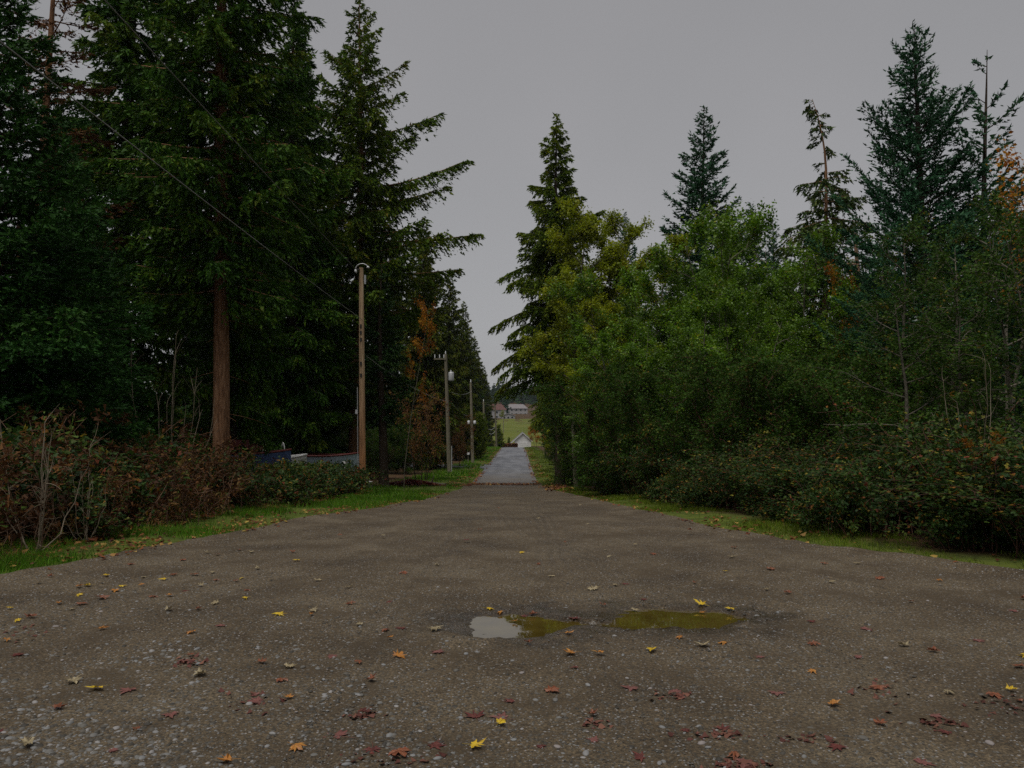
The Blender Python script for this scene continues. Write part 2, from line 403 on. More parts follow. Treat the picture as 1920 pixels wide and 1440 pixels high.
def asphalt_material():
    m, n, l, out = newmat('worn_asphalt')
    geo = n.new('ShaderNodeNewGeometry')
    mp = n.new('ShaderNodeMapping'); mp.inputs['Scale'].default_value = (.8, .10, 1)
    l.new(geo.outputs['Position'], mp.inputs['Vector'])
    t = n.new('ShaderNodeTexNoise'); t.inputs['Scale'].default_value = 1.6; t.inputs['Detail'].default_value = 6
    l.new(mp.outputs[0], t.inputs['Vector'])
    r = ramp(n, [(.32, (.066, .069, .078)), (.5, (.100, .104, .118)), (.68, (.135, .140, .155))]); l.new(t.outputs['Fac'], r.inputs['Fac'])
    mp2 = n.new('ShaderNodeMapping'); mp2.inputs['Scale'].default_value = (.35, .22, 1); l.new(geo.outputs['Position'], mp2.inputs['Vector'])
    t2 = n.new('ShaderNodeTexNoise'); t2.inputs['Scale'].default_value = 1.3; t2.inputs['Detail'].default_value = 4
    l.new(mp2.outputs[0], t2.inputs['Vector'])
    r2 = ramp(n, [(.40, (.45, .45, .48)), (.50, (1, 1, 1)), (1, (1.1, 1.1, 1.1))]); l.new(t2.outputs['Fac'], r2.inputs['Fac'])
    x = n.new('ShaderNodeMix'); x.data_type = 'RGBA'; x.blend_type = 'MULTIPLY'; x.inputs[0].default_value = .8
    l.new(r.outputs[0], x.inputs[6]); l.new(r2.outputs[0], x.inputs[7])
    # gravel and mud carried onto the first metres of asphalt
    sp = n.new('ShaderNodeSeparateXYZ'); l.new(geo.outputs['Position'], sp.inputs[0])
    mr = n.new('ShaderNodeMapRange'); mr.inputs[1].default_value = 52; mr.inputs[2].default_value = 74; mr.inputs[3].default_value = .95; mr.inputs[4].default_value = 0
    l.new(sp.outputs[1], mr.inputs[0])
    ad = n.new('ShaderNodeMath'); ad.operation = 'MULTIPLY_ADD'; ad.inputs[1].default_value = 1.6; l.new(t2.outputs['Fac'], ad.inputs[0]); 
    sb = n.new('ShaderNodeMath'); sb.operation = 'SUBTRACT'; sb.inputs[1].default_value = .8; l.new(mr.outputs[0], sb.inputs[0]); l.new(sb.outputs[0], ad.inputs[2]); ad.use_clamp = True
    dx = n.new('ShaderNodeMix'); dx.data_type = 'RGBA'; dx.inputs[7].default_value = (.082, .068, .050, 1)
    l.new(ad.outputs[0], dx.inputs[0]); l.new(x.outputs[2], dx.inputs[6])
    b = n.new('ShaderNodeBsdfPrincipled'); b.inputs['Roughness'].default_value = .5; b.inputs['Specular IOR Level'].default_value = .5
    l.new(dx.outputs[2], b.inputs['Base Color'])
    nb = n.new('ShaderNodeTexNoise'); nb.inputs['Scale'].default_value = 40; nb.inputs['Detail'].default_value = 3
    l.new(geo.outputs['Position'], nb.inputs['Vector'])
    bp = n.new('ShaderNodeBump'); bp.inputs['Strength'].default_value = .25; bp.inputs['Distance'].default_value = .01
    l.new(nb.outputs['Fac'], bp.inputs['Height']); l.new(bp.outputs[0], b.inputs['Normal'])
    l.new(b.outputs[0], out.inputs['Surface'])
    return m
M['asphalt'] = asphalt_material()

def water_material():
    m, n, l, out = newmat('muddy_water')
    geo = n.new('ShaderNodeNewGeometry')
    t = n.new('ShaderNodeTexNoise'); t.inputs['Scale'].default_value = 5; t.inputs['Detail'].default_value = 3
    l.new(geo.outputs['Position'], t.inputs['Vector'])
    r = ramp(n, [(.3, (.052, .036, .007)), (.7, (.085, .062, .013))]); l.new(t.outputs['Fac'], r.inputs['Fac'])
    b = n.new('ShaderNodeBsdfPrincipled'); b.inputs['Roughness'].default_value = .02
    b.inputs['IOR'].default_value = 3.2; b.inputs['Specular IOR Level'].default_value = .5
    l.new(r.outputs[0], b.inputs['Base Color'])
    nb = n.new('ShaderNodeTexNoise'); nb.inputs['Scale'].default_value = 3.5; nb.inputs['Detail'].default_value = 2
    l.new(geo.outputs['Position'], nb.inputs['Vector'])
    bp = n.new('ShaderNodeBump'); bp.inputs['Strength'].default_value = .06; bp.inputs['Distance'].default_value = .01
    l.new(nb.outputs['Fac'], bp.inputs['Height']); l.new(bp.outputs[0], b.inputs['Normal'])
    l.new(b.outputs[0], out.inputs['Surface'])
    return m
M['water'] = water_material()
M['field'] = roughmat('field_grass', [(.3, (.055, .070, .011)), (.5, (.088, .105, .016)), (.7, (.13, .118, .03))], .035, (1, 2.5, 1), 0, .95, .1, 6)
M['stone'] = leafmat('pebble_stone', [(0, (.030, .027, .022)), (.35, (.068, .060, .048)), (.65, (.108, .104, .095)), (.87, (.155, .158, .16)), (.95, (.21, .20, .195)), (1, (.13, .066, .05))], 0, .7, .3, .15, 30)

def grid(name, XX, YY, ZZ, mat, wet=None, smooth=True):
    r, c = XX.shape
    v = np.stack([XX, YY, ZZ], -1).reshape(-1, 3)
    i = np.arange(r * c).reshape(r, c)
    q = np.stack([i[:-1, :-1], i[:-1, 1:], i[1:, 1:], i[1:, :-1]], -1).reshape(-1, 4)
    me = bpy.data.meshes.new(name)
    me.vertices.add(len(v)); me.vertices.foreach_set('co', v.ravel().astype(np.float32))
    me.loops.add(q.size); me.loops.foreach_set('vertex_index', q.ravel().astype(np.int32))
    me.polygons.add(len(q)); me.polygons.foreach_set('loop_start', np.arange(0, q.size, 4, dtype=np.int32))
    me.polygons.foreach_set('use_smooth', np.full(len(q), smooth))
    if wet is not None:
        a = me.attributes.new('wet', 'FLOAT', 'POINT'); a.data.foreach_set('value', wet.ravel().astype(np.float32))
    me.update(calc_edges=True); me.materials.append(mat)
    return structure(put(name, me))

# ------------------------------------------------------------------ the ground, gravel, road, puddles
xs = np.unique(np.concatenate([np.linspace(-900, -60, 16), np.linspace(-60, -14, 24), np.linspace(-14, 14, 113), np.linspace(14, 60, 24), np.linspace(60, 900, 16)]))
ys = np.unique(np.concatenate([np.linspace(-120, -10, 8), np.linspace(-10, 30, 134), np.linspace(30, 60, 61), np.linspace(60, 240, 91), np.linspace(240, 600, 37), np.linspace(600, 2400, 19)]))
XX, YY = np.meshgrid(xs, ys)
ins = paved(XX, YY)
HL_Y = [6, 9, 11, 15, 24, 31, 36, 52, 90, 170]; HL_X = [-6.6, -6.1, -5.8, -5.2, -5.1, -5.6, -7.6, -7.8, -5.2, -5.0]
HR_Y = [6, 9, 9.8, 12, 14, 20, 28, 40, 60, 170]; HR_X = [7.6, 6.2, 5.1, 4.5, 4.2, 3.7, 3.3, 3.3, 4.4, 4.8]
def hedge_l(y): return np.interp(y, HL_Y, HL_X)
def hedge_r(y): return np.interp(y, HR_Y, HR_X)
grassy = np.clip((XX - hedge_l(YY) + .3) / .6, 0, 1) * np.clip((hedge_r(YY) + .2 - XX) / .6, 0, 1) * (YY > 4) * (YY < 240)
grassy = np.clip(grassy + 0.35 * fbm(XX * .9, YY * .6, 3), 0, 1) * .9
grid('ground', XX, YY, terrain(XX, YY), M['floor'], grassy)

rows = np.concatenate([np.arange(-9, 3, .5), np.arange(3, 5.4, .05), np.arange(5.4, 7.8, .035), np.arange(7.8, 14, .08), np.arange(14, 26, .25), np.linspace(26, 52.3, 50)])
uu = np.linspace(0, 1, 260)
L_, R_ = gleft(rows), gright(rows)
XX = L_[:, None] + (R_ - L_)[:, None] * uu[None, :]
YY = np.repeat(rows[:, None], 260, 1)
YY[-1] += 1.3 * fbm(XX[-1] * 1.6, XX[-1] * 0, 4)
gravel = grid('gravel_lot', XX, YY, gravel_z(XX, YY), M['gravel'], wetness(XX, YY))

rows = np.concatenate([np.linspace(51.3, 130, 120), np.linspace(131, 240, 60)])
uu = np.linspace(0, 1, 15)
L_, R_ = rleft(rows), rright(rows)
XX = L_[:, None] + (R_ - L_)[:, None] * uu[None, :]; YY = np.repeat(rows[:, None], 15, 1)
crown = 0.05 * (1 - (2 * uu - 1) ** 2)[None, :]
road_z = lambda x, y: prof(y) + 0.005
grid('road', XX, YY, prof(YY) - .02 + crown + 0.03 * np.clip((YY - 52.5) / 3, -1, 1), M['asphalt'])

# driveway to the left, by the third pole
rows = np.linspace(76, 83, 12); cols = np.linspace(-24, -2.1, 30)
XX, YY = np.meshgrid(cols, rows); YY = YY + (XX + 2.1) * -0.10 + np.sign(YY - 79.5) * 1.2 * np.exp((XX + 2.1) / 1.2)
grid('driveway', XX, YY, np.maximum(terrain(XX, YY), prof(YY) - .02) + .03, M['asphalt'])

# the far field on the rising slope
rows = np.linspace(248, 468, 40); cols = np.linspace(-34, 60, 20)
XX, YY = np.meshgrid(cols, rows); grid('field', XX, YY, terrain(XX, YY) + .12 + .3 * vnoise(XX * .05, YY * .05), M['field'])

# puddles: flat water that meets the sides of the potholes
def puddle(label, cx, cy, rx, ry):
    th = np.arange(40) * 2 * math.pi / 40
    g = G(); v = np.stack([cx + rx * np.cos(th), cy + ry * np.sin(th), np.full(40, WATER_Z)], 1)
    v = np.concatenate([v, [[cx, cy, WATER_Z]]])
    i = np.arange(40); g.add(v, np.stack([i, (i + 1) % 40, np.full(40, 40)], 1), smooth=True)
    o = structure(put('puddle', g.mesh('puddle', [M['water']]))); o['label'] = label
    return o
puddle('shallow puddle mirroring the pale sky, with fallen leaves along its rim', .08, 6.42, .58, .55)
puddle('lens-shaped muddy yellow puddle in the gravel beside the smaller sky puddle', 1.27, 6.58, .66, .52)

# ------------------------------------------------------------------ loose gravel stones
rng = np.random.RandomState(11)
def stones(n, ylo, yhi, smin, smax, power):
    y = ylo + (yhi - ylo) * rng.rand(n) ** power
    x = (rng.rand(n) * 2 - 1) * (y * .68 + .3)
    dens = .42 + 1.9 * fbm(x * .7, y * .7, 4) - .11 * x - .05 * (y - 5)
    k = (rng.rand(n) < np.clip(dens, .12, 1)) & (x > gleft(y) + .1) & (x < gright(y) - .1) & (hole_depth(x, y) < .02)
    x, y = x[k], y[k]; n = len(x)
    s = smin + (smax - smin) * rng.rand(n) ** 4
    return x, y, s
def stone_geo(g, x, y, s, rings, k=6):
    n = len(x); z = gravel_z(x, y)
    az = rng.rand(n) * 6.28; asp = .55 + .4 * rng.rand(n); hgt = .25 + .3 * rng.rand(n)
    th = np.arange(k) * 2 * math.pi / k
    rr = []
    for (rad, h) in rings:
        jit = 1 + .18 * (rng.rand(n, k) - .5)
        u = np.cos(th)[None] * rad * jit; v = np.sin(th)[None] * rad * jit * asp[:, None]
        px = x[:, None] + s[:, None] * (u * np.cos(az)[:, None] - v * np.sin(az)[:, None])
        py = y[:, None] + s[:, None] * (u * np.sin(az)[:, None] + v * np.cos(az)[:, None])
        pz = z[:, None] + s[:, None] * (h * hgt[:, None]) * np.ones((1, k)) - .15 * s[:, None] * .3
        rr.append(np.stack([px, py, pz], -1))
    top = np.stack([x, y, z + s * hgt], -1)[:, None]
    V = np.concatenate(rr + [top], 1); nv = V.shape[1]; R = len(rings)
    f = []
    for a in range(R - 1):
        for i in range(k):
            j = (i + 1) % k
            f += [[a * k + i, a * k + j, (a + 1) * k + j], [a * k + i, (a + 1) * k + j, (a + 1) * k + i]]
    for i in range(k): f.append([(R - 1) * k + i, (R - 1) * k + (i + 1) % k, R * k])
    f = np.array(f); F = (np.arange(n) * nv)[:, None, None] + f[None]
    g.add(V.reshape(-1, 3), F.reshape(-1, 3), np.repeat(np.clip(rng.rand(n) ** 2.0 * .97, 0, 1), len(f)), 0, True)
g = G()
x, y, s = stones(80000, 3.0, 10, .003, .010, 1.4); stone_geo(g, x, y, s, [(1, 0)], 5)
x, y, s = stones(15000, 3.0, 8.5, .006, .020, 1.5); stone_geo(g, x, y, s, [(1, 0), (.75, .65)])
n = 7000; y = 3.2 + 2.6 * rng.rand(n) ** 1.3; x = -.25 - (y * .66 - .2) * rng.rand(n) ** .7
k = rng.rand(n) < np.clip(.35 + 2.2 * fbm(x * 1.1 + 9, y * 1.1, 4), .03, 1); x, y = x[k], y[k]
stone_geo(g, x, y, .006 + .017 * rng.rand(len(x)) ** 2.2, [(1, 0), (.75, .65)])
g.t[-1] = np.clip(g.t[-1] ** .55, 0, .94)
o = put('gravel_stones', g.mesh('gravel_stones', [M['stone']]))
tag(o, 'loose grey and brown stones strewn over the gravel turning place', 'gravel', kind='stuff')

# the larger pebbles, one by one: pieces of the gravel lot
peb_meshes = []
for k in range(5):
    rng.seed(50 + k); g = G()
    stone_geo(g, np.array([60.]), np.array([-60.]), np.array([1.]), [(.9, -.25), (1, .1), (.86, .55), (.5, .9)], 7)
    g.v[0] = g.v[0] - np.array([60., -60., float(gravel_z(np.array([60.]), np.array([-60.]))[0])])
    g.t[0][:] = [.68, .84, .9, .5, .96][k]
    peb_meshes.append(g.mesh('pebble', [M['stone']]))
rng.seed(77)
cnt = 0
while cnt < 170:
    y = 3.5 + 3.2 * rng.rand() ** 1.7; x = (rng.rand() * 2 - 1) * y * .66
    if rng.rand() > .75 - .16 * x or hole_depth(np.array([x]), np.array([y]))[0] > 0: continue
    sz = .011 + .02 * rng.rand() ** 2.5
    o = put('pebble', peb_meshes[rng.randint(5)], gravel, (x, y, float(gravel_z(np.array([x]), np.array([y]))[0]) + sz * .05))
    o.scale = (sz, sz * (.75 + .4 * rng.rand()), sz * (.8 + .5 * rng.rand())); o.rotation_euler = (0, 0, rng.rand() * 6.28)
    cnt += 1

# ------------------------------------------------------------------ grass and leaf litter
def blades(g, x, y, z, h, w, lean=.5, tints=(0, 1)):
    n = len(x); a = rng.rand(n) * 6.28
    bx, by = np.cos(a) * w, np.sin(a) * w
    la = rng.rand(n) * 6.28; lx = np.cos(la) * h * lean * rng.rand(n); ly = np.sin(la) * h * lean * rng.rand(n)
    V = np.stack([np.stack([x - bx, y - by, z], -1), np.stack([x + bx, y + by, z], -1), np.stack([x + lx, y + ly, z + h], -1)], 1)
    g.tris(V, tints[0] + (tints[1] - tints[0]) * rng.rand(n))
def verge_points(n, ylo, yhi, side, pad=.05, power=1.6, extra=0.0):
    y = ylo + (yhi - ylo) * rng.rand(n) ** power
    if side < 0: a, b = hedge_l(y) - .35, np.where(y < 52, gleft(y), rleft(y)) + pad + extra
    else: a, b = np.where(y < 52, gright(y), rright(y)) - pad - extra, hedge_r(y) + .35
    x = a + (b - a) * rng.rand(n)
    return x, y
for side, lab, mat in ((-1, 'bright green grass strip between the gravel and the dead brush', 'grass'), (1, 'mossy green grass strip between the gravel and the brambles', 'moss_grass')):
    g = G()
    for n, ylo, yhi, h0, h1, w in ((64000, 6.5, 24, .04, .13, .005), (26000, 22, 60, .06, .14, .014), (16000, 58, 165, .10, .20, .035)):
        x, y = verge_points(n, ylo, yhi, side)
        e = np.abs(x - np.where(y < 52, gleft(y) if side < 0 else gright(y), rleft(y) if side < 0 else rright(y)))
        keep = rng.rand(n) < np.clip(.55 + 2.6 * fbm(x * .8 + 3, y * .6, 4), .02, 1) * np.clip(.15 + e / .35, 0, 1)
        x, y, e = x[keep], y[keep], e[keep]; z = terrain(x, y) - .01
        hh = (h0 + (h1 - h0) * rng.rand(len(x))) * (np.clip(.5 + e / .9, .45, 1.1)) * (1.15 if side < 0 else .62) * np.clip(1 + 1.2 * fbm(x * 1.3, y * 1.3, 2), .5, 1.6)
        blades(g, x, y, z, hh, w, .9)
    o = put('grass', g.mesh('grass', [M[mat]])); tag(o, lab, 'grass', kind='stuff')

def flat_leaves(g, x, y, z, s, tint, tilt=.5):
    """small five-cornered fallen leaves"""
    n = len(x); a = rng.rand(n) * 6.28
    nx, ny = (rng.rand(n) - .5) * 2 * tilt, (rng.rand(n) - .5) * 2 * tilt
    pts = []
    for k, r in enumerate((1, .55, .95, .5, .8, .45)):
        th = a + k * 2 * math.pi / 6; rr = s * r * (.8 + .4 * rng.rand(n))
        px, py = np.cos(th) * rr, np.sin(th) * rr
        pts.append(np.stack([x + px, y + py, z + .25 * s + px * nx + py * ny + (rng.rand(n) - .3) * s * .35], -1))
    V = np.stack(pts, 1)
    f = np.array([[0, 1, 5], [1, 2, 3], [1, 3, 5], [3, 4, 5]])
    g.add(V.reshape(-1, 3), ((np.arange(n) * 6)[:, None, None] + f[None]).reshape(-1, 3), np.repeat(tint, 4))
def litter(label, n, fx, mat='litter', size=(.03, .08)):
    g = G(); x, y = fx(n); z = np.where(paved(x, y) > 0.05, gravel_z(x, np.clip(y, -9, 52)), terrain(x, y) + .035 * rng.rand(len(x)))
    z = np.where((y > 51.5) & (paved(x, y) > .05), prof(y) + .03, z)
    flat_leaves(g, x, y, z, size[0] + (size[1] - size[0]) * rng.rand(len(x)), np.clip(rng.rand(len(x)), 0, 1))
    return tag(put('leaf_litter', g.mesh('leaf_litter', [M[mat]])), label, 'leaves', kind='stuff')
def edge_band(side, ylo, yhi, w0, w1, power=1.3):
    def f(n):
        y = ylo + (yhi - ylo) * rng.rand(n) ** power
        e = np.where(y < 52, gleft(y) if side < 0 else gright(y), rleft(y) if side < 0 else rright(y))
        x = e + side * (w0 + (w1 - w0) * rng.rand(n))
        k = rng.rand(n) < np.clip(.3 + 1.6 * fbm(x * 1.2, y * .9, 3), .03, 1)
        return x[k], y[k]
    return f
litter('brown fallen leaves lying along the gravel edge by the green grass', 3600, edge_band(-1, 6.5, 30, -.15, .9), size=(.018, .05))
litter('rusty fallen leaves scattered in the mossy verge below the brambles', 2600, edge_band(1, 7, 45, -.1, .9), size=(.02, .055))
litter('orange-brown leaf drift along the asphalt beside the utility poles', 3200, edge_band(-1, 44, 150, -.3, 1.4), size=(.06, .13))
litter('orange-brown leaf drift along the asphalt below the drooping cedar', 2600, edge_band(1, 36, 150, -.3, 1.1), size=(.06, .13))
litter('brown leaves and needles on the floor under the dead brush', 5000, lambda n: (lambda y: (hedge_l(y) - 2.2 * rng.rand(n) + .45, y))(6.5 + 26 * rng.rand(n) ** 1.3))
litter('dead leaves drifted across the seam where gravel meets asphalt', 700, lambda n: (-2.8 + 4.6 * rng.rand(n), 51.2 + .5 * rng.randn(n)), size=(.05, .1))

def fragments(n):
    c = [(740, 1408, 75, 14), (480, 1308, 40, 14), (1110, 1345, 30, 8), (1372, 1424, 45, 12), (1860, 1312, 60, 14), (1745, 1345, 35, 8), (1500, 1372, 50, 8), (365, 1236, 30, 8), (1262, 1297, 30, 7), (1340, 1368, 60, 8), (690, 1332, 30, 5), (60, 1180, 40, 14), (1640, 1290, 50, 20)]
    x, y = [], []
    for k in range(n):
        q = c[rng.randint(len(c))]; px = q[0] + q[2] * .6 * rng.randn(); py = q[1] + q[3] * .6 * rng.randn(); D = EYE * F_PX / (py - HORIZON)
        x.append(X(px, D)); y.append(D)
    return np.array(x), np.array(y)
litter('muted red scraps of trodden leaves pressed into the near gravel', 420, fragments, 'trodden', (.008, .028))

# ------------------------------------------------------------------ trees
def norm(a): return a / (np.linalg.norm(a, axis=-1, keepdims=True) + 1e-9)
def fir_prof(t): return (1 - t) ** .8 * (.55 + .45 * np.clip(t / .22, 0, 1)) + .02
def conifer(seed, H, cb, R, nb, NT, NS, sprig, trunk_r, mats, prof_f=fir_prof, top=.55, bot=-.15, tip=.25, hang=.12,
            wander=.3, extra=(), bend=None, keep=None, lenvar=(.6, 1.15), dead=0, maxtwig=.95):
    """NT twigs and NS needle sprigs in all; returns the trunk mesh (with limbs) and the crown mesh"""
    r = np.random.RandomState(seed)
    t = (np.arange(nb) + r.rand(nb)) / nb
    t = t ** 1.05
    z0 = cb + (H - cb) * t
    Lb = R * prof_f(t) * r.uniform(lenvar[0], lenvar[1], nb)
    az = np.arange(nb) * 2.39996 + r.randn(nb) * .35
    sl = bot + (top - bot) * t ** 1.4 + r.randn(nb) * .10
    cu = tip * r.uniform(.3, 1.4, nb) - .12 * (Lb / R)
    if keep is not None:
        k = keep(t, az, r); z0, Lb, az, sl, cu, t = z0[k], Lb[k], az[k], sl[k], cu[k], t[k]
    for (ez, ea, eL, es, ec) in extra:
        z0 = np.append(z0, ez); Lb = np.append(Lb, eL); az = np.append(az, ea); sl = np.append(sl, es); cu = np.append(cu, ec); t = np.append(t, ez / H)
    nb = len(z0)
    def axis(z):
        z = np.asarray(z, float); q = z / H
        ox = wander * .35 * np.sin(q * 5 + seed); oy = wander * .35 * np.sin(q * 4 + seed * 2.1)
        if bend:
            w = np.clip((q - bend[0]) / (1 - bend[0]), 0, 1) ** 2; ox = ox + bend[1] * w; oy = oy + bend[2] * w
        return np.stack([ox, oy, z], -1)
    base = axis(z0)
    hd = np.stack([np.cos(az), np.sin(az), 0 * az], -1); pp = np.stack([-np.sin(az), np.cos(az), 0 * az], -1)
    yaw = r.randn(nb) * .12
    def bp(i, s):
        s = s[..., None]; L_ = Lb[i][..., None]
        return base[i] + hd[i] * L_ * s + pp[i] * L_ * yaw[i][..., None] * s * s + np.array([0, 0, 1.]) * (sl[i][..., None] * s + cu[i][..., None] * s * s) * L_
    # trunk and limbs
    g = G()
    zz = np.concatenate([[-.4, 0, .3], np.linspace(.8, H, 22)])
    rad = trunk_r * np.clip(1 - zz / H, .015, 1) ** .75; rad[0] *= 1.5; rad[1] *= 1.35; rad[2] *= 1.1
    g.tubes(axis(zz)[None], rad[None], 10)
    ss = np.linspace(0, .96, 6)
    idx = np.repeat(np.arange(nb)[:, None], 6, 1)
    pts = bp(idx, np.repeat(ss[None], nb, 0))
    br = (.012 + .011 * Lb)[:, None] * (1 - .85 * ss)[None]
    g.tubes(pts, br, 4)
    if dead:      # bare dead limbs below the crown
        dz = r.uniform(1.2, cb + 1.5, dead); da = r.rand(dead) * 6.28; dl = r.uniform(.4, 1.6, dead)
        q = np.linspace(0, 1, 4); b0 = axis(dz)
        hh = np.stack([np.cos(da), np.sin(da), 0 * da], -1)
        p = b0[:, None] + hh[:, None] * (dl[:, None] * q[None])[..., None] + np.array([0, 0, 1.]) * ((-.1 * q - .18 * q * q)[None] * dl[:, None])[..., None]
        g.tubes(p, .018 * (1 - .8 * q)[None] * np.ones((dead, 1)), 3)
    trunk = g.mesh('trunk', [mats[0]])
    # twigs
    cntb = np.maximum(3, np.round(NT * Lb / Lb.sum())).astype(int)
    bi = np.repeat(np.arange(nb), cntb); n = len(bi)
    s = .08 + .92 * r.rand(n) ** .8
    side = np.where(r.rand(n) < .5, -1., 1.)
    ang = np.radians(r.uniform(28, 72, n)) * np.clip(1.15 - s * .7, .3, 1)
    lt = np.minimum(Lb[bi] * .42, maxtwig) * (1.08 - s) ** .55 * r.uniform(.5, 1.2, n) + .08
    fw = norm(hd[bi] + np.array([0, 0, 1.]) * (sl[bi] + 2 * cu[bi] * s)[:, None])
    td = norm(fw * np.cos(ang)[:, None] + pp[bi] * (side * np.sin(ang))[:, None] + np.array([0, 0, 1.]) * (r.randn(n) * .26 - hang)[:, None])
    p0 = bp(bi, s)
    cntt = np.maximum(2, np.round(NS * lt / lt.sum())).astype(int)
    ti = np.repeat(np.arange(n), cntt); m = len(ti)
    u = r.rand(m)
    pos = p0[ti] + td[ti] * (lt[ti] * u)[:, None] - np.array([0, 0, 1.]) * (hang * 1.4 * u * u * lt[ti])[:, None]
    rd = r.randn(m, 3)
    d = norm(td[ti] * .9 + rd * np.array([.5, .5, .32]) - np.array([0, 0, 1.]) * hang * .8)
    ln = sprig * r.uniform(.6, 1.4, m)
    w = np.cross(d, rd); w = norm(w) * (ln * r.uniform(.17, .36, m))[:, None]
    V = np.stack([pos - w, pos + w, pos + d * ln[:, None]], 1)
    tint = np.clip(.45 + .13 * r.randn(nb)[bi][ti] + .14 * r.randn(n)[ti] + .14 * r.randn(m), 0, 1)
    g2 = G(); g2.tris(V, tint)
    crown = g2.mesh('crown', [mats[1]])
    return trunk, crown

def plant(name, label, cat, loc, meshes, group=None, rz=0.0, sc=1.0, parts=('trunk', 'crown')):
    o = thing(name, label, cat, loc, group, rz, sc)
    for nm, me in zip(parts, meshes):
        p_ = put(nm, me, o)
        if nm in ('twigs', 'broken_limbs', 'fronds', 'canes', 'stems', 'leaves'): p_['kind'] = 'stuff'
    return o
def on_ground(x, y, dz=-.05): return (x, y, gz(x, y) + dz)

BK, BD = M['bark'], M['bark_dark']
# --- left of the lane
near_fir = conifer(1, 10.6, .1, 3.0, 300, 15000, 165000, .082, .16, (BD, M['young_fir']), top=.5, bot=-.05, tip=.2, hang=.08)
plant('young_fir', 'dense dark green young fir with boughs down to the ground, beside the dead brush', 'tree', on_ground(-9.3, 14.3), near_fir)
plant('young_fir', 'smaller dense young fir half hidden behind the first dense fir', 'tree', on_ground(-10.4, 18.6), near_fir, rz=2.1, sc=.78)
big_fir = conifer(2, 29, 6.4, 4.4, 230, 14000, 125000, .155, .28, (BK, M['fir']), top=.5, bot=-.35, tip=.2, hang=.32, dead=16)
plant('douglas_fir', 'tall fir with a stout bare reddish trunk rising behind the brush', 'tree', on_ground(X(409, 26), 26), big_fir, rz=.7)
half_dead = conifer(3, 19, 3.5, 3.2, 90, 2600, 26000, .10, .22, (BK, M['bracken']), top=.35, bot=-.1, tip=.2, hang=.1, dead=20)
plant('browning_fir', 'thin fir with sparse browned boughs against the sky, above the dense young fir', 'tree', on_ground(X(75, 24), 24), half_dead, rz=1.2)
mid_fir = conifer(4, 27, 2.6, 4.2, 220, 12000, 100000, .19, .33, (BD, M['fir']), top=.5, bot=-.35, tip=.18, hang=.34, dead=10)
plant('douglas_fir', 'shaggy dark-trunked fir between the dense young fir and the bare reddish trunk', 'tree', on_ground(X(228, 29), 29), mid_fir, rz=.2)
plant('douglas_fir', 'thin fir trunk close behind the stout reddish trunk', 'tree', on_ground(X(436, 33), 33), mid_fir, rz=2.7, sc=(.62, .62, .9))
plant('douglas_fir', 'full green fir between the stout reddish trunk and the lamp pole', 'tree', on_ground(X(545, 39), 39), mid_fir, rz=4.1, sc=(.95, .95, .92))
zc = 3.9
lane_fir = conifer(5, 27.6, 4.2, 5.6, 230, 15000, 120000, .19, .34, (BK, M['lane_fir']), top=.6, bot=-.22, tip=.22, hang=.38, lenvar=(.45, 1.1), dead=14, maxtwig=1.25, keep=lambda t, az, r: ~((t < .22) & (np.cos(az) > .35)),
    extra=[(15.6 + zc, .05, 4.4, .10, .22), (12.6 + zc, -.1, 6.0, .05, .22), (11.8 + zc, .35, 4.8, .08, .2), (9.6 + zc, 0., 6.6, .0, .12), (9.0 + zc, -.5, 5.2, -.05, .2),
           (7.8 + zc, .15, 5.5, .0, .1), (16.5 + zc, 3.1, 3.6, .15, .25), (14.0 + zc, 3.0, 4.4, .1, .25), (18.4 + zc, .2, 2.4, .3, .3), (19.5 + zc, 2.9, 2.2, .35, .3)])
plant('douglas_fir', 'tall pointed fir with long upswept boughs reaching over the lane, behind the lamp pole', 'tree', on_ground(X(668, 44), 44), lane_fir)
olive = conifer(6, 22, 1.0, 4.0, 200, 8500, 66000, .24, .28, (BD, M['olive_fir']), top=.5, bot=-.25, tip=.1, hang=.4)
deep = conifer(7, 25, .8, 3.9, 150, 6000, 42000, .33, .32, (BD, M['fir_deep']), top=.5, bot=-.25, tip=.15, hang=.3)
plant('hemlock', 'olive green drooping hemlock just behind the crossarm pole', 'tree', on_ground(X(795, 74), 74), olive, rz=.4, sc=(1.0, 1.0, 1.07))
plant('hemlock', 'olive green hemlock between the crossarm pole and the two-box pole', 'tree', on_ground(X(842, 94), 94), olive, rz=2.0, sc=(1.0, 1.0, 1.03))
plant('hemlock', 'olive hemlock standing behind the pole with two white boxes', 'tree', on_ground(X(868, 126), 126), olive, rz=3.3, sc=(1.0, 1.0, 1.08))
plant('hemlock', 'small far hemlock of the row along the lane, past the two-box pole', 'tree', on_ground(X(890, 165), 165), olive, rz=5.0, sc=(1.0, 1.0, 1.05))
plant('hemlock', 'farthest hemlock of the row beside the poles, above the little round cedar', 'tree', on_ground(X(907, 205), 205), olive, rz=1.0, sc=(1.0, 1.0, .97))
slim = conifer(8, 11.5, 3.4, 2.0, 60, 1800, 18000, .13, .26, (BD, M['fir_deep']), hang=.2)
plant('slim_fir', 'short fir with a thick dark lower trunk on the grass beside the lamp pole', 'tree', on_ground(X(715, 41), 41), slim, rz=.9)
k = 0
rng.seed(9)
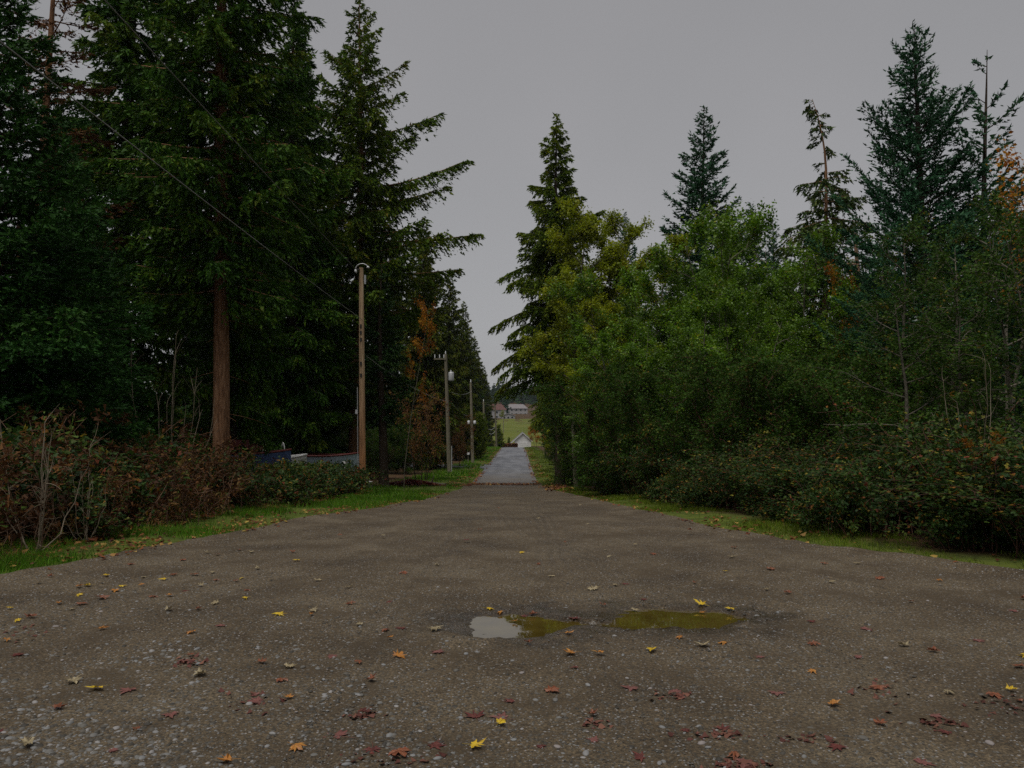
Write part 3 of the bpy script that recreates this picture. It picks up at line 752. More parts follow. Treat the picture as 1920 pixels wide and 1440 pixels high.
for (x, y) in [(-15, 40), (-19, 36), (-23, 42), (-13, 52), (-17.5, 50), (-22, 54), (-28, 48), (-11.5, 66), (-16, 68), (-21, 66), (-27, 70), (-10, 92), (-14, 96), (-9.5, 122), (-13.5, 126),
               (-31, 38), (-17, 31), (-22, 30), (-36, 60), (-9, 158), (-8.5, 200), (-13, 185), (-27, 33), (-11, 225), (-12.2, 44.5), (-20, 24), (-16.5, 20.5), (-24, 21)]:
    me = (deep, mid_fir, deep, deep)[k % 4]; near = y < 46 and x < -14
    plant('forest_fir', 'dark fir deep in the wood behind the poles and trunks', 'tree', on_ground(x, y), me, 'firs deep in the left wood', rz=k * 1.7, sc=float(rng.uniform(.78, 1.08)) * (.52 if near else 1.0)); k += 1
und = [(-13, 33), (-17, 38), (-22, 34), (-28, 36), (-11.5, 49), (-15, 57), (-20, 47), (-26, 57), (-9.8, 58), (-12, 76), (-17, 80), (-24, 78), (-33, 46), (-34, 66), (-9.2, 66), (-19, 27)]
hedge_c = conifer(10, 5.2, .05, 1.35, 120, 3000, 26000, .11, .1, (BD, M['cedar']), prof_f=lambda t: np.clip(1.1 - t, 0, 1) ** .55 * .95, top=1.2, bot=.5, tip=.3, hang=.0, maxtwig=.4)
for i, (px, D, sc, lab) in enumerate([(893, 94, .98, 'dark clipped cedar beside the two-box pole'), (898, 102, 1.0, 'dark hedge cedar in the row past the two-box pole'),
        (901, 112, 1.05, 'dark hedge cedar in the row past the two-box pole'), (880, 99, 1.15, 'tall dark cedar behind the two-box pole'), (935.5, 182, .98, 'round bright green cedar beside the last roadside pole')]):
    plant('cedar_shrub', lab, 'shrub', on_ground(X(px, D), D), hedge_c, 'hedge cedars past the two-box pole' if 'row' in lab else None, rz=i, sc=sc)

# --- right of the lane
def hem_prof(t): return (1 - t) ** .7 * (.7 + .3 * np.clip(t / .3, 0, 1)) + .02
cedar = conifer(20, 22.6, .8, 3.9, 260, 15000, 115000, .18, .32, (BD, M['cedar']), prof_f=hem_prof, top=.3, bot=-.3, tip=.16, hang=.45, lenvar=(.45, 1.15), maxtwig=.8, keep=lambda t, az, r: ~((t < .27) & (np.cos(az) < .25)),
    extra=[(13.6, 2.9, 3.5, .0, -.25), (12.9, 3.3, 3.0, .0, -.3), (10.8, 3.1, 3.9, .0, -.35), (10.2, 2.7, 3.3, .0, -.3), (8.6, 3.0, 3.9, .05, -.45), (7.4, 2.8, 4.0, .05, -.5), (7.9, 3.4, 3.6, .0, -.4), (15.6, .1, 2.9, .25, .15), (6.6, 3.3, 3.7, .0, -.35)])
plant('drooping_cedar', 'tall ragged cedar with drooping boughs hanging over the asphalt lane', 'tree', on_ground(X(1046, 48), 48), cedar)
plant('drooping_cedar', 'second drooping cedar farther along the lane, behind the ragged tall one', 'tree', on_ground(5.2, 68), cedar, rz=.25, sc=(.9, .9, .74))
plant('drooping_cedar', 'third drooping cedar down the lane, half hidden by the nearer two', 'tree', on_ground(5.3, 100), cedar, rz=-.3, sc=(.8, .8, .68))
plant('drooping_cedar', 'small far cedar beside the white garage on the lane', 'tree', on_ground(6.2, 150), cedar, rz=.1, sc=(.8, .8, .55))
blue = conifer(21, 22, .8, 4.2, 230, 12000, 95000, .155, .27, (BD, M['blue_fir']), top=.75, bot=-.15, tip=.3, hang=.08)
plant('spruce', 'slender pointed bluish spruce rising behind the green shrub trees', 'tree', on_ground(X(1323, 45), 45), blue, sc=(1.02, 1.02, .985))
plant('spruce', 'small spruce tip beside the slender pointed bluish spruce, over the shrub trees', 'tree', on_ground(X(1411, 49), 49), blue, rz=1.1, sc=(.75, .75, .79))
plant('spruce', 'second small spruce tip, next to the bent-topped hemlock', 'tree', on_ground(X(1455, 51), 51), blue, rz=2.6, sc=(.7, .7, .78))
plant('spruce', 'small thin spruce spire between the ragged cedar and the bluish spruce', 'tree', on_ground(X(1176, 60), 60), blue, rz=3.7, sc=(.75, .75, .91))
bent = conifer(22, 17.4, 1.2, 3.7, 170, 8000, 60000, .17, .19, (M['bark'], M['hemlock']), prof_f=lambda t: np.where(t > .80, .10 + .16 * (1 - t) / .2, (1 - t / .95).clip(0) ** .9 * .95 + .14), top=.1, bot=-.35, tip=.02, hang=.45,
    bend=(.80, -.55, 0), lenvar=(.4, 1.15), keep=lambda t, az, r: (t < .78) | (r.rand(len(t)) < .55), extra=[(12.7, .0, 1.6, .25, -.1)])
plant('bent_hemlock', 'hemlock with a nodding bent leader and drooping sparse boughs', 'tree', on_ground(X(1552, 35), 35), bent)
bspruce = conifer(23, 14.9, .6, 4.0, 230, 13000, 115000, .11, .23, (BD, M['blue_fir']), top=.85, bot=.05, tip=.45, hang=.04, lenvar=(.45, 1.2))
plant('spruce', 'big bushy spruce with upturned boughs beside the bent-topped hemlock', 'tree', on_ground(X(1735, 25), 25), bspruce, rz=.5)
sparse = conifer(24, 14.0, .6, 3.2, 120, 4500, 34000, .14, .17, (BD, M['blue_fir']), top=.6, bot=.1, tip=.35, hang=.06, keep=lambda t, az, r: r.rand(len(t)) < np.where(t > .62, .5, 1))
plant('spruce', 'thin-topped sparse spruce above the orange maple leaves', 'tree', on_ground(X(1862, 24.5), 24.5), sparse, rz=2.2)
plant('spruce', 'dark spruce filling in below the thin-topped sparse spruce', 'tree', on_ground(X(1900, 20), 20), bspruce, rz=3.9, sc=(.6, .6, .50))
plant('spruce', 'small dark spruce between the bushy spruce and the slim dark-leaved tree', 'tree', on_ground(X(1655, 22.5), 22.5), bspruce, rz=1.9, sc=(.62, .62, .46))
# bare snag
g = G(); zz = np.linspace(-.3, 10.2, 14); g.tubes(np.stack([.06 * np.sin(zz), .04 * np.cos(zz * 1.3), zz], 1)[None], (.19 * (1 - zz / 15))[None], 9, cap=True)
ms = [g.mesh('trunk', [M['snag']])]; g = G(); r = np.random.RandomState(3)
for j in range(9):
    a = r.rand() * 6.28; zb = 4.5 + 5 * r.rand(); L_ = .5 + 1.3 * r.rand(); q = np.linspace(0, 1, 5)
    g.tubes(np.stack([np.cos(a) * L_ * q, np.sin(a) * L_ * q, zb + L_ * (.1 * q - .25 * q * q)], 1)[None], (.03 * (1 - .8 * q))[None], 4)
ms.append(g.mesh('broken_limbs', [M['snag']]))
plant('dead_snag', 'bare pinkish dead tree trunk between the bent hemlock and the bushy spruce', 'tree', on_ground(X(1612, 31), 31), ms, parts=('trunk', 'broken_limbs'))
k = 0
for (x, y) in [(9, 62), (14, 66), (20, 62), (30, 36), (10, 84), (15, 90), (9.5, 118), (26, 31), (33, 52), (10, 175), (9, 210)]:
    plant('forest_fir', 'dark fir at the back of the right-hand wood', 'tree', on_ground(x, y), (deep, olive)[k % 2], 'firs at the back of the right wood', rz=k * 2.2, sc=float(rng.uniform(.48, .62))); k += 1

# --- broadleaf trees and shrubs
def broadleaf(seed, H, R, stems, NL, leaf, trunk_r, mats, low=.25, spread=.35, n1=11, n2=7, n3=5, up=.35, twig=.55, droop=0.0, tint_mu=.45):
    r = np.random.RandomState(seed)
    segs = {4: [], 3: [], 2: [], 1: []}; tw = []
    up3 = np.array([0, 0, 1.])
    def curve(p, d, L_, n, wob, lift):
        pts = [p]; st = L_ / (n - 1)
        for _ in range(n - 1):
            d = d + r.randn(3) * wob + up3 * lift; d = d / np.linalg.norm(d); p = p + d * st; pts.append(p)
        return np.array(pts), d
    for s_ in range(stems):
        a = s_ * 6.28 / stems + r.rand(); off = R * .18 * (stems > 1)
        d = np.array([math.cos(a) * spread, math.sin(a) * spread, 1.]); d /= np.linalg.norm(d)
        pts, _ = curve(np.array([math.cos(a) * off, math.sin(a) * off, -.2]), d, H * r.uniform(.82, 1.0), 9, .06, .05)
        segs[4].append((pts, trunk_r * (1 - .88 * np.linspace(0, 1, 9))))
        for j in range(n1):
            q = low + (1 - low) * (j + r.rand()) / n1; f = q * 8; i = min(int(f), 7); b = pts[i] + (pts[i + 1] - pts[i]) * (f - i)
            a2 = j * 2.4 + r.randn() * .4 + s_
            d2 = np.array([math.cos(a2), math.sin(a2), up + .5 * q + r.randn() * .15]); d2 /= np.linalg.norm(d2)
            L2 = R * r.uniform(.55, 1.0) * (1.08 - .62 * q) * (1.1 - .35 * max(0, .35 - q) / .35)
            p2, _ = curve(b, d2, L2, 6, .13, .03 - droop)
            segs[3].append((p2, trunk_r * .38 * (1 - .8 * np.linspace(0, 1, 6)) * (1.1 - .5 * q)))
            for m_ in range(n2):
                f2 = (.2 + .8 * (m_ + r.rand()) / n2) * 5; i2 = min(int(f2), 4); b2 = p2[i2] + (p2[i2 + 1] - p2[i2]) * (f2 - i2)
                tdir = p2[i2 + 1] - p2[i2]; tdir /= np.linalg.norm(tdir)
                d3 = tdir * .7 + r.randn(3) * .6 + up3 * .12; d3 /= np.linalg.norm(d3)
                p3, _ = curve(b2, d3, L2 * r.uniform(.28, .5) * (1.1 - .1 * f2), 4, .2, .02 - droop)
                segs[2].append((p3, np.array([.014, .011, .008, .004])))
                for _ in range(n3):
                    i3 = r.randint(1, 4); d4 = (p3[i3] - p3[i3 - 1]); d4 = d4 / np.linalg.norm(d4) * .8 + r.randn(3) * .6; d4 /= np.linalg.norm(d4)
                    tw.append((p3[i3], d4, twig * r.uniform(.4, 1.1)))
                tw.append((p3[0], p3[-1] - p3[0], 1.0))
    g = G()
    for lv, k in ((4, 8), (3, 5), (2, 3)):
        g.tubes(np.array([s_[0] for s_ in segs[lv]]), np.array([s_[1] for s_ in segs[lv]]), k)
    b = np.array([t[0] for t in tw]); d = np.array([t[1] for t in tw]); L_ = np.array([t[2] for t in tw])
    q = np.linspace(0, 1, 3); g.tubes(b[:, None] + d[:, None] * (L_[:, None] * q[None])[..., None], (.004 * (1 - .7 * q))[None] * np.ones((len(b), 1)), 3)
    trunk = g.mesh('trunk', [mats[0]])
    ln = np.linalg.norm(d, axis=1) * L_; i = r.choice(len(b), NL, p=ln / ln.sum())
    u = r.rand(NL); pos = b[i] + d[i] * (L_[i] * u)[:, None] + r.randn(NL, 3) * leaf * .8
    ax = norm(r.randn(NL, 3) * np.array([1, 1, .55]) - up3 * .25); nn = norm(r.randn(NL, 3) * .65 + up3 * .6)
    sd = norm(np.cross(ax, nn)); s_ = leaf * r.uniform(.55, 1.25, NL)[:, None]
    V = np.stack([pos, pos + ax * s_ * .5 + sd * s_ * .32, pos + ax * s_, pos + ax * s_ * .5 - sd * s_ * .32 + np.cross(sd, ax) * s_ * .12], 1)
    tint = np.clip(tint_mu + .17 * r.randn(len(b))[i] + .15 * r.randn(NL), 0, 1)
    g2 = G(); g2.quads(V, tint)
    return trunk, g2.mesh('crown', [mats[1]])
def bush(label, px, D, meshes, H0, py_top, name='alder', rz=0.0, group=None, wide=1.0, cat='tree', dx=0):
    x = X(px, D) + dx; zb = gz(x, D); s = (Z(py_top, D) - zb) / H0
    return plant(name, label, cat, (x, D, zb - .05), meshes, group, rz, (s * wide, s * wide, s))
BP = M['bark_pale']
gold = broadleaf(30, 13, 3.2, 2, 52000, .125, .12, (BP, M['alder_gold']), low=.36, spread=.12, n1=15, n2=7)
bush('tall yellow-green alder leaning against the ragged drooping cedar', 1098, 41, gold, 12.4, 395, wide=.9)
bush('yellow-green alder standing right beside the tallest yellow-green one', 1170, 39, gold, 12.4, 440, rz=1.9, wide=1.05)
bush('lower yellow-green alder at the lane edge below the tall one', 1150, 36, gold, 12.4, 555, rz=3.4, wide=1.05)
green = broadleaf(31, 8.5, 3.3, 5, 60000, .10, .07, (BP, M['alder_green']), low=.15, spread=.38, n1=10, n2=6, n3=5)
bush('broad green shrub willow under the slender bluish spruce', 1265, 30, green, 8.2, 500, 'willow')
bush('big rounded mid green willow, tallest of the shrub trees', 1425, 28, green, 8.2, 425, 'willow', rz=1.3)
bush('green willow crown below the bent-topped hemlock', 1525, 26.5, green, 8.2, 545, 'willow', rz=2.7)
bush('low leafy willow in front of the broad shrub trees', 1360, 23, green, 8.2, 570, 'willow', rz=4.1)
bush('small green willow at the shaded lane edge below the alders', 1190, 29, green, 8.2, 610, 'willow', rz=5.2, wide=1.1)
dark = broadleaf(32, 5.2, 2.4, 6, 42000, .08, .04, (M['cane'], M['shrub']), low=.08, spread=.5, n1=9, n2=6, n3=5)
for i, (px, D, pt) in enumerate([(1135, 44, 700), (1165, 34, 735), (1200, 27, 700), (1300, 22, 670), (1420, 19, 660), (1545, 17.5, 640), (1660, 16, 660), (1110, 60, 770), (1480, 22, 640), (1610, 21, 665), (1068, 68, 780), (1052, 82, 790), (1040, 98, 795), (1085, 54, 760)]):
    far = D > 50
    bush('dark shrub on the shaded lane edge under the drooping cedars' if far else 'dark leafy understorey shrub rising behind the bramble bank', px, D, dark, 5.0, pt, 'shrub', i * 1.3,
         'shrubs under the drooping cedars' if far else 'shrubs behind the brambles', .75 if far else 1.15, 'shrub')
for i, (x, y) in enumerate(und):
    plant('undergrowth_shrub', 'dark undergrowth shrub under the firs behind the boats and poles', 'shrub', on_ground(x, y), dark, 'undergrowth under the left firs', i * 1.7, float(.62 + .3 * ((i * 37) % 10) / 10))
edge = broadleaf(33, 9, 2.6, 2, 10500, .10, .09, (BP, M['shrub']), low=.2, spread=.16, n1=14, n2=6, n3=4, tint_mu=.5)
bush('slim dark-leaved tree beside the bushy spruce, sky showing through it', 1700, 18.5, edge, 8.6, 450)
bush('dark-leaved tree with pale thin stems in front of the sparse-topped spruce', 1835, 16, edge, 8.6, 400, rz=2.1)
bush('dark-leaved tree at the outer end of the bramble bank', 1940, 13.5, edge, 8.6, 400, rz=4.0)
bush('low dark-leaved tree close behind the outer brambles', 1760, 13.5, edge, 8.6, 560, rz=5.3, wide=1.5)
orange_tall = broadleaf(38, 9, 1.9, 2, 1900, .11, .06, (BP, M['maple_orange']), low=.62, spread=.2, n1=8, n2=5, n3=3)
orange_thin = broadleaf(39, 9, 2.2, 1, 2000, .12, .05, (BP, M['maple_orange']), low=.45, spread=.1, n1=7, n2=4, n3=2)
orange = broadleaf(34, 6, 1.8, 3, 5200, .14, .05, (BP, M['maple_orange']), low=.35, spread=.3, n1=7, n2=5, n3=3)
bush('orange maple crown in front of the thin-topped sparse spruce', 1885, 18.5, orange_tall, 8.6, 250, 'maple', wide=.95)
bush('small orange maple glowing beside the bare dead trunk', 1590, 24, orange_thin, 8.6, 465, 'maple', rz=1.4, wide=.5)
rust = broadleaf(35, 5.2, 2.3, 4, 3200, .13, .045, (M['bark_dark'], M['maple_rust']), low=.2, spread=.4, n1=8, n2=5, n3=4)
bush('rusty pink and brown vine maple beside the crossarm pole', 790, 56, rust, 5.0, 725, 'maple', wide=.62)
bush('thin orange vine maple climbing between the lamp pole and the olive hemlock', 758, 40.5, orange_thin, 8.6, 540, 'maple', rz=.5, wide=.46)
bush('golden leaved bush behind the crossarm pole', 868, 78, rust, 5.0, 778, 'maple', rz=2.2, wide=.6)
bush('orange leaved bush beside the garage end of the lane', 1008, 132, orange, 5.7, 795, 'maple', rz=3.2, wide=.9)
bush('yellowish bush on the lane edge under the drooping cedars', 1042, 74, gold, 12.4, 790, 'maple', rz=3.2, wide=1.1)

# --- brambles on the right bank
def bramble(seed, W, H, canes, NL, mats, leaf=.055):
    r = np.random.RandomState(seed); q = np.linspace(0, 1, 9)
    b = np.stack([r.uniform(-W, W, canes) * .75, r.uniform(-W, W, canes) * .75, np.full(canes, -.1)], 1)
    a = r.rand(canes) * 6.28; rch = r.uniform(.3, 1.3, canes); hh = H * r.uniform(.45, 1.08, canes) * np.clip(1.15 - .35 * np.hypot(b[:, 0], b[:, 1]) / W, .5, 1.1) * np.where(r.rand(canes) < .08, 1.35, 1.0)
    arch = 4 * q * (1 - q * .62) * .66
    p = b[:, None] + np.stack([np.cos(a)[:, None] * rch[:, None] * q ** 1.6, np.sin(a)[:, None] * rch[:, None] * q ** 1.6, hh[:, None] * arch[None]], -1)
    p += r.randn(canes, 9, 3) * .025
    g = G(); g.tubes(p, np.linspace(.008, .003, 9)[None] * np.ones((canes, 1)), 3)
    st = g.mesh('canes', [mats[0]])
    i = r.randint(canes, size=NL); u = .15 + .85 * r.rand(NL) ** .85; f = u * 8; k = np.minimum(f.astype(int), 7); fr = (f - k)[:, None]
    c = p[i, k] * (1 - fr) + p[i, k + 1] * fr + r.randn(NL, 3) * .075
    ax0 = norm(r.randn(NL, 3) * np.array([1, 1, .4])); nn = norm(r.randn(NL, 3) * .5 + np.array([0, 0, .8])); V = []; T = []
    tn = np.clip(.42 + .18 * r.randn(canes)[i] + .2 * r.randn(NL), 0, 1)
    tn = np.where(r.rand(NL) < .10, r.uniform(.84, 1, NL), np.minimum(tn, .82))
    for rot in (0, 1.15, -1.15):
        sd0 = np.cross(nn, ax0); ax = norm(ax0 * math.cos(rot) + sd0 * math.sin(rot)); sd = norm(np.cross(ax, nn)); s_ = leaf * r.uniform(.7, 1.3, NL)[:, None]
        V.append(np.stack([c, c + ax * s_ * .5 + sd * s_ * .36, c + ax * s_, c + ax * s_ * .5 - sd * s_ * .36 + nn * s_ * .1], 1)); T.append(tn)
    g = G(); g.quads(np.concatenate(V), np.concatenate(T))
    return st, g.mesh('leaves', [mats[1]])
bl = bramble(66, 1.0, 1.0, 60, 4200, (M['cane'], M['bramble']))
br = [bramble(40 + k, 1.2, 1.65, 150, 9500, (M['cane'], M['bramble']), .042) for k in range(3)]
rng.seed(41)
spots = []
for y in (8.4, 9.6, 10.9, 12.4, 14.2, 16.2, 18.6, 21.5, 25, 29, 34): spots.append((float(hedge_r(y)) + 1.15, y, 0))
for y in (10.2, 12.2, 14.6, 17.4, 20.5, 24.5): spots.append((float(hedge_r(y)) + 2.9, y + .6, 1))
for k, (x, y, row) in enumerate(spots):
    s = float(rng.uniform(.58, 1.08)) * (1.15 if row else 1.0)
    plant('bramble_bush', 'dense blackberry bramble mound with a few yellow leaves on the bank above the mossy verge' if not row else 'taller blackberry bramble mound in the second row, behind the front mounds',
          'bramble', on_ground(x, y), br[k % 3], 'bramble mounds along the mossy verge' if not row else 'bramble mounds behind the front row', rz=k * 1.9, sc=(1.05, 1.05, s), parts=('canes', 'leaves'))
for i, y in enumerate((8.2, 9.1, 9.9, 11.3, 12.9, 14.6, 17, 19.6, 22.8, 27)):
    plant('bramble_bush', 'low straggling bramble runner spilling onto the mossy verge', 'bramble', on_ground(float(hedge_r(y)) + .25 * (i % 3), y), bl, 'bramble runners on the mossy verge', rz=i * 1.6, sc=(.55, .55, .34 + .1 * (i % 4)), parts=('canes', 'leaves'))
plant('maple_sprout', 'orange-leaved maple sprout poking out of the brambles', 'shrub', on_ground(X(1845, 10.6), 10.6, .7), orange, sc=(.11, .11, .13))

# --- dead brush on the left bank
def dead_brush(seed, W, H, n, NF, mats, green=0.0):
    """bare stems and drooping browned fronds"""
    r = np.random.RandomState(seed); q = np.linspace(0, 1, 7)
    b = np.stack([r.uniform(-W, W, n), r.uniform(-W, W, n), np.full(n, -.08)], 1)
    a = r.rand(n) * 6.28; rch = r.uniform(.1, .7, n); hh = H * r.uniform(.35, 1.1, n)
    p = b[:, None] + np.stack([np.cos(a)[:, None] * rch[:, None] * q ** 1.5, np.sin(a)[:, None] * rch[:, None] * q ** 1.5, hh[:, None] * (q * 1.25 - .3 * q ** 3)], -1) + r.randn(n, 7, 3) * .02
    g = G(); g.tubes(p, np.linspace(.008, .0025, 7)[None] * np.ones((n, 1)), 3)
    m = n * 4; i = r.randint(n, size=m); k = r.randint(2, 7, size=m); d = norm(r.randn(m, 3) * np.array([1, 1, .6]) + np.array([0, 0, .25])); L_ = r.uniform(.1, .5, m) * H * .5
    qq = np.linspace(0, 1, 4)
    t = p[i, k][:, None] + d[:, None] * (L_[:, None] * qq)[..., None] - np.array([0, 0, 1.]) * (L_[:, None] * .35 * qq ** 2)[..., None]
    g.tubes(t, (.0035 * (1 - .6 * qq))[None] * np.ones((m, 1)), 3)
    st = g.mesh('stems', [mats[0]])
    j = r.randint(m, size=NF); u = r.rand(NF)[:, None]
    c = p[i[j], k[j]] + d[j] * L_[j][:, None] * u - np.array([0, 0, 1.]) * L_[j][:, None] * .35 * u ** 2 + r.randn(NF, 3) * .05
    c[:, 2] = np.abs(c[:, 2])
    ax = norm(r.randn(NF, 3) * np.array([1, 1, .7]) - np.array([0, 0, .35])); w = norm(np.cross(ax, r.randn(NF, 3)))
    s_ = r.uniform(.03, .09, NF)[:, None]
    V = np.stack([c - w * s_ * .22, c + w * s_ * .22, c + ax * s_], 1)
    tn = np.clip(.42 + .2 * r.randn(n)[i[j]] + .15 * r.randn(NF), 0, .94); tn = np.where(r.rand(NF) < green, 1.0, tn)
    g = G(); g.tris(V, tn)
    return st, g.mesh('fronds', [mats[1]])
db = [dead_brush(60 + k, .85, 1.3, 56, 5200, (M['twig'], M['bracken']), (.05, .25, .12)[k]) for k in range(3)]
k = 0
for y in (7.6, 8.7, 9.9, 11.2, 12.6, 14.2, 16, 18, 20.2, 22.6, 25.2, 28, 30.5):
    for row in (0, 1, 2):
        x = float(hedge_l(y)) - .55 - 1.35 * row; s = float(rng.uniform(.6, 1.2)) * (.8 + .2 * row) * float(np.interp(y, [8, 14, 20, 30], [1.42, 1.2, .9, .8]))
        plant('dead_brush', ('low brown dead brush clump along the edge of the green grass strip', 'brown dead brush clump in the middle row of the bank', 'tall brown dead brush clump at the foot of the firs')[row], 'brush',
              on_ground(x, y + float(rng.uniform(-.4, .4))), db[k % 3], ('dead brush by the grass', 'dead brush mid bank', 'dead brush by the firs')[row], rz=k * 2.3, sc=s, parts=('stems', 'fronds')); k += 1
for i, (x, y, s) in enumerate([(-5.6, 15.5, .85), (-5.4, 18.5, .95), (-5.5, 21.5, .95), (-6.9, 12.6, 1.05), (-5.6, 25, .9), (-7.4, 10.6, 1.25), (-6.4, 28.5, 1.1), (-6.3, 11.4, .8), (-7.9, 12.4, 1.4), (-7.2, 15, 1.3), (-8.6, 9.2, 1.5)]):
    plant('bramble_bush', 'low green bramble patch among the dead brown brush', 'bramble', on_ground(x, y), bl, 'bramble patches in the dead brush', rz=i * 1.1, sc=s, parts=('canes', 'leaves'))
def bare_shrub(seed, H, n, spread, rad, mat):
    r = np.random.RandomState(seed); g = G(); q = np.linspace(0, 1, 8); P0 = []
    a = r.rand(n) * 6.28; L_ = H * r.uniform(.55, 1.05, n); sp = spread * r.uniform(.2, 1, n)
    p = np.stack([np.cos(a)[:, None] * sp[:, None] * L_[:, None] * np.sin(q * 1.5), np.sin(a)[:, None] * sp[:, None] * L_[:, None] * np.sin(q * 1.5), L_[:, None] * q ** 1.25 - .05], -1) + r.randn(n, 8, 3) * .02
    g.tubes(p, np.linspace(rad, rad * .3, 8)[None] * np.ones((n, 1)), 4)
    me1 = g.mesh('stems', [mat]); g = G()
    m = n * 7; i = r.randint(n, size=m); k = r.randint(2, 8, size=m); d = norm((p[i, k] - p[i, k - 1]) * 4 + r.randn(m, 3) * .6); l2 = r.uniform(.15, .5, m) * H * .35
    qq = np.linspace(0, 1, 5); bendv = norm(r.randn(m, 3)) * .35
    t = p[i, k][:, None] + d[:, None] * (l2[:, None] * qq)[..., None] + bendv[:, None] * (l2[:, None] * qq ** 2)[..., None]
    g.tubes(t, (rad * .35 * (1 - .7 * qq))[None] * np.ones((m, 1)), 3)
    return me1, g.mesh('twigs', [mat])
M['twig_grey'] = roughmat('grey_twigs', [(.3, (.10, .08, .055)), (.55, (.22, .18, .13)), (.8, (.36, .31, .25))], 2.5, (1, 1, 1), 0, .8, .2)
bs = bare_shrub(70, 1.9, 8, .45, .011, M['twig_grey'])
plant('bare_shrub', 'pale leafless shrub with arching twigs at the outer end of the dead brush', 'shrub', on_ground(X(75, 9.6), 9.6), bs, parts=('stems', 'twigs'))
plant('bare_shrub', 'small leafless pale shrub leaning out of the dead brush towards the grass', 'shrub', on_ground(X(165, 10.6), 10.6), bs, rz=2.4, sc=.62, parts=('stems', 'twigs'))
bs2 = bare_shrub(71, 3.6, 9, .42, .014, M['twig_grey'])
plant('bare_sapling', 'tall leafless sapling with curved upright shoots beside the stout reddish trunk', 'shrub', on_ground(X(318, 17), 17), bs2, parts=('stems', 'twigs'))
bs3 = bare_shrub(72, 2.2, 5, .5, .009, M['twig_grey'])
plant('bare_shrub', 'thin bare stems sticking out of the brambles below the dark-leaved trees', 'shrub', on_ground(X(1835, 11), 11, .6), bs3, sc=.9, parts=('stems', 'twigs'))

# ------------------------------------------------------------------ utility poles and lines
def pole_material():
    m, n, l, out = newmat('pole_wood')
    tc = n.new('ShaderNodeTexCoord'); mp = n.new('ShaderNodeMapping'); mp.inputs['Scale'].default_value = (6, 6, .35)
    l.new(tc.outputs['Object'], mp.inputs['Vector'])
    t = n.new('ShaderNodeTexNoise'); t.inputs['Scale'].default_value = 3; t.inputs['Detail'].default_value = 8; l.new(mp.outputs[0], t.inputs['Vector'])
    r = ramp(n, [(.3, (.20, .13, .07)), (.55, (.45, .31, .18)), (.75, (.60, .47, .31))]); l.new(t.outputs['Fac'], r.inputs['Fac'])
    sx = n.new('ShaderNodeSeparateXYZ'); l.new(tc.outputs['Object'], sx.inputs[0])
    mr = n.new('ShaderNodeMapRange'); mr.inputs[1].default_value = 5.5; mr.inputs[2].default_value = 0.3; l.new(sx.outputs[2], mr.inputs[0])
    c2 = n.new('ShaderNodeMix'); c2.data_type = 'RGBA'; c2.blend_type = 'MULTIPLY'; c2.inputs[7].default_value = (1.0, .58, .34, 1)
    l.new(mr.outputs[0], c2.inputs[0]); l.new(r.outputs[0], c2.inputs[6])
    b = n.new('ShaderNodeBsdfPrincipled'); b.inputs['Roughness'].default_value = .8; l.new(c2.outputs[2], b.inputs['Base Color'])
    bp = n.new('ShaderNodeBump'); bp.inputs['Strength'].default_value = .5; bp.inputs['Distance'].default_value = .02
    l.new(t.outputs['Fac'], bp.inputs['Height']); l.new(bp.outputs[0], b.inputs['Normal']); l.new(b.outputs[0], out.inputs['Surface'])
    return m
M['pole'] = pole_material()
M['pole_grey'] = roughmat('weathered_pole', [(.3, (.09, .08, .055)), (.55, (.19, .17, .12)), (.75, (.28, .26, .20))], 3, (6, 6, .35), .4, .85, .2)
M['metal'] = roughmat('galvanised', [(.3, (.35, .36, .37)), (.7, (.55, .56, .57))], 8, (1, 1, 1), .1, .45, .5, metallic=.3)
M['dark_metal'] = roughmat('dark_iron', [(.3, (.02, .018, .016)), (.7, (.05, .045, .04))], 8, (1, 1, 1), .1, .6, .4)
M['ceramic'] = roughmat('pale_ceramic', [(.3, (.5, .51, .53)), (.7, (.66, .67, .69))], 8, (1, 1, 1), 0, .35, .5)
M['cable'] = roughmat('cable', [(.3, (.14, .14, .135)), (.7, (.22, .22, .21))], 5, (1, 1, 1), 0, .5, .4)

def make_pole(px, py_base, py_top, D, lean_px, r0, r1, label, mat):
    x = X(px, D); zb = gz(x, D); Ht = Z(py_top, D) - zb
    lx = lean_px * D / F_PX
    o = thing('utility_pole', label, 'utility pole', (x, D, zb), None)
    q = np.linspace(-.05, 1, 10); g = G()
    g.tubes(np.stack([lx * q, 0 * q, Ht * q], 1)[None], (r0 + (r1 - r0) * q)[None], 14, cap=True)
    put('shaft', g.mesh('shaft', [mat]), o)
    ax = lambda h: np.array([lx * h / Ht, 0, h])
    return o, ax, Ht, (lambda h: r0 + (r1 - r0) * h / Ht)
def part(o, name, g, mat, label=None):
    p = put(name, g.mesh(name, [mat]), o)
    if label: p['label'] = label
    return p
def lathe(g, c, prof_, k=10, mat=0, axis='z'):
    th = np.arange(k) * 2 * math.pi / k; V = []
    for (r_, h) in prof_: V.append(np.stack([np.cos(th) * r_, np.sin(th) * r_, np.full(k, h)], 1))
    V = np.array(V); n = len(prof_); i = np.arange(k); F = []
    for a in range(n - 1):
        p, q_ = a * k + i, (a + 1) * k + i; p2, q2 = a * k + (i + 1) % k, (a + 1) * k + (i + 1) % k
        F += [np.stack([p, p2, q2], 1), np.stack([p, q2, q_], 1)]
    V = V.reshape(-1, 3)
    if axis == 'x': V = V[:, [2, 1, 0]]
    g.add(V + np.array(c, float), np.concatenate(F), .5, mat, True)
INS = [(0, 0), (.05, 0), (.055, .05), (.035, .07), (.05, .10), (.03, .13), (.03, .16), (0, .17)]

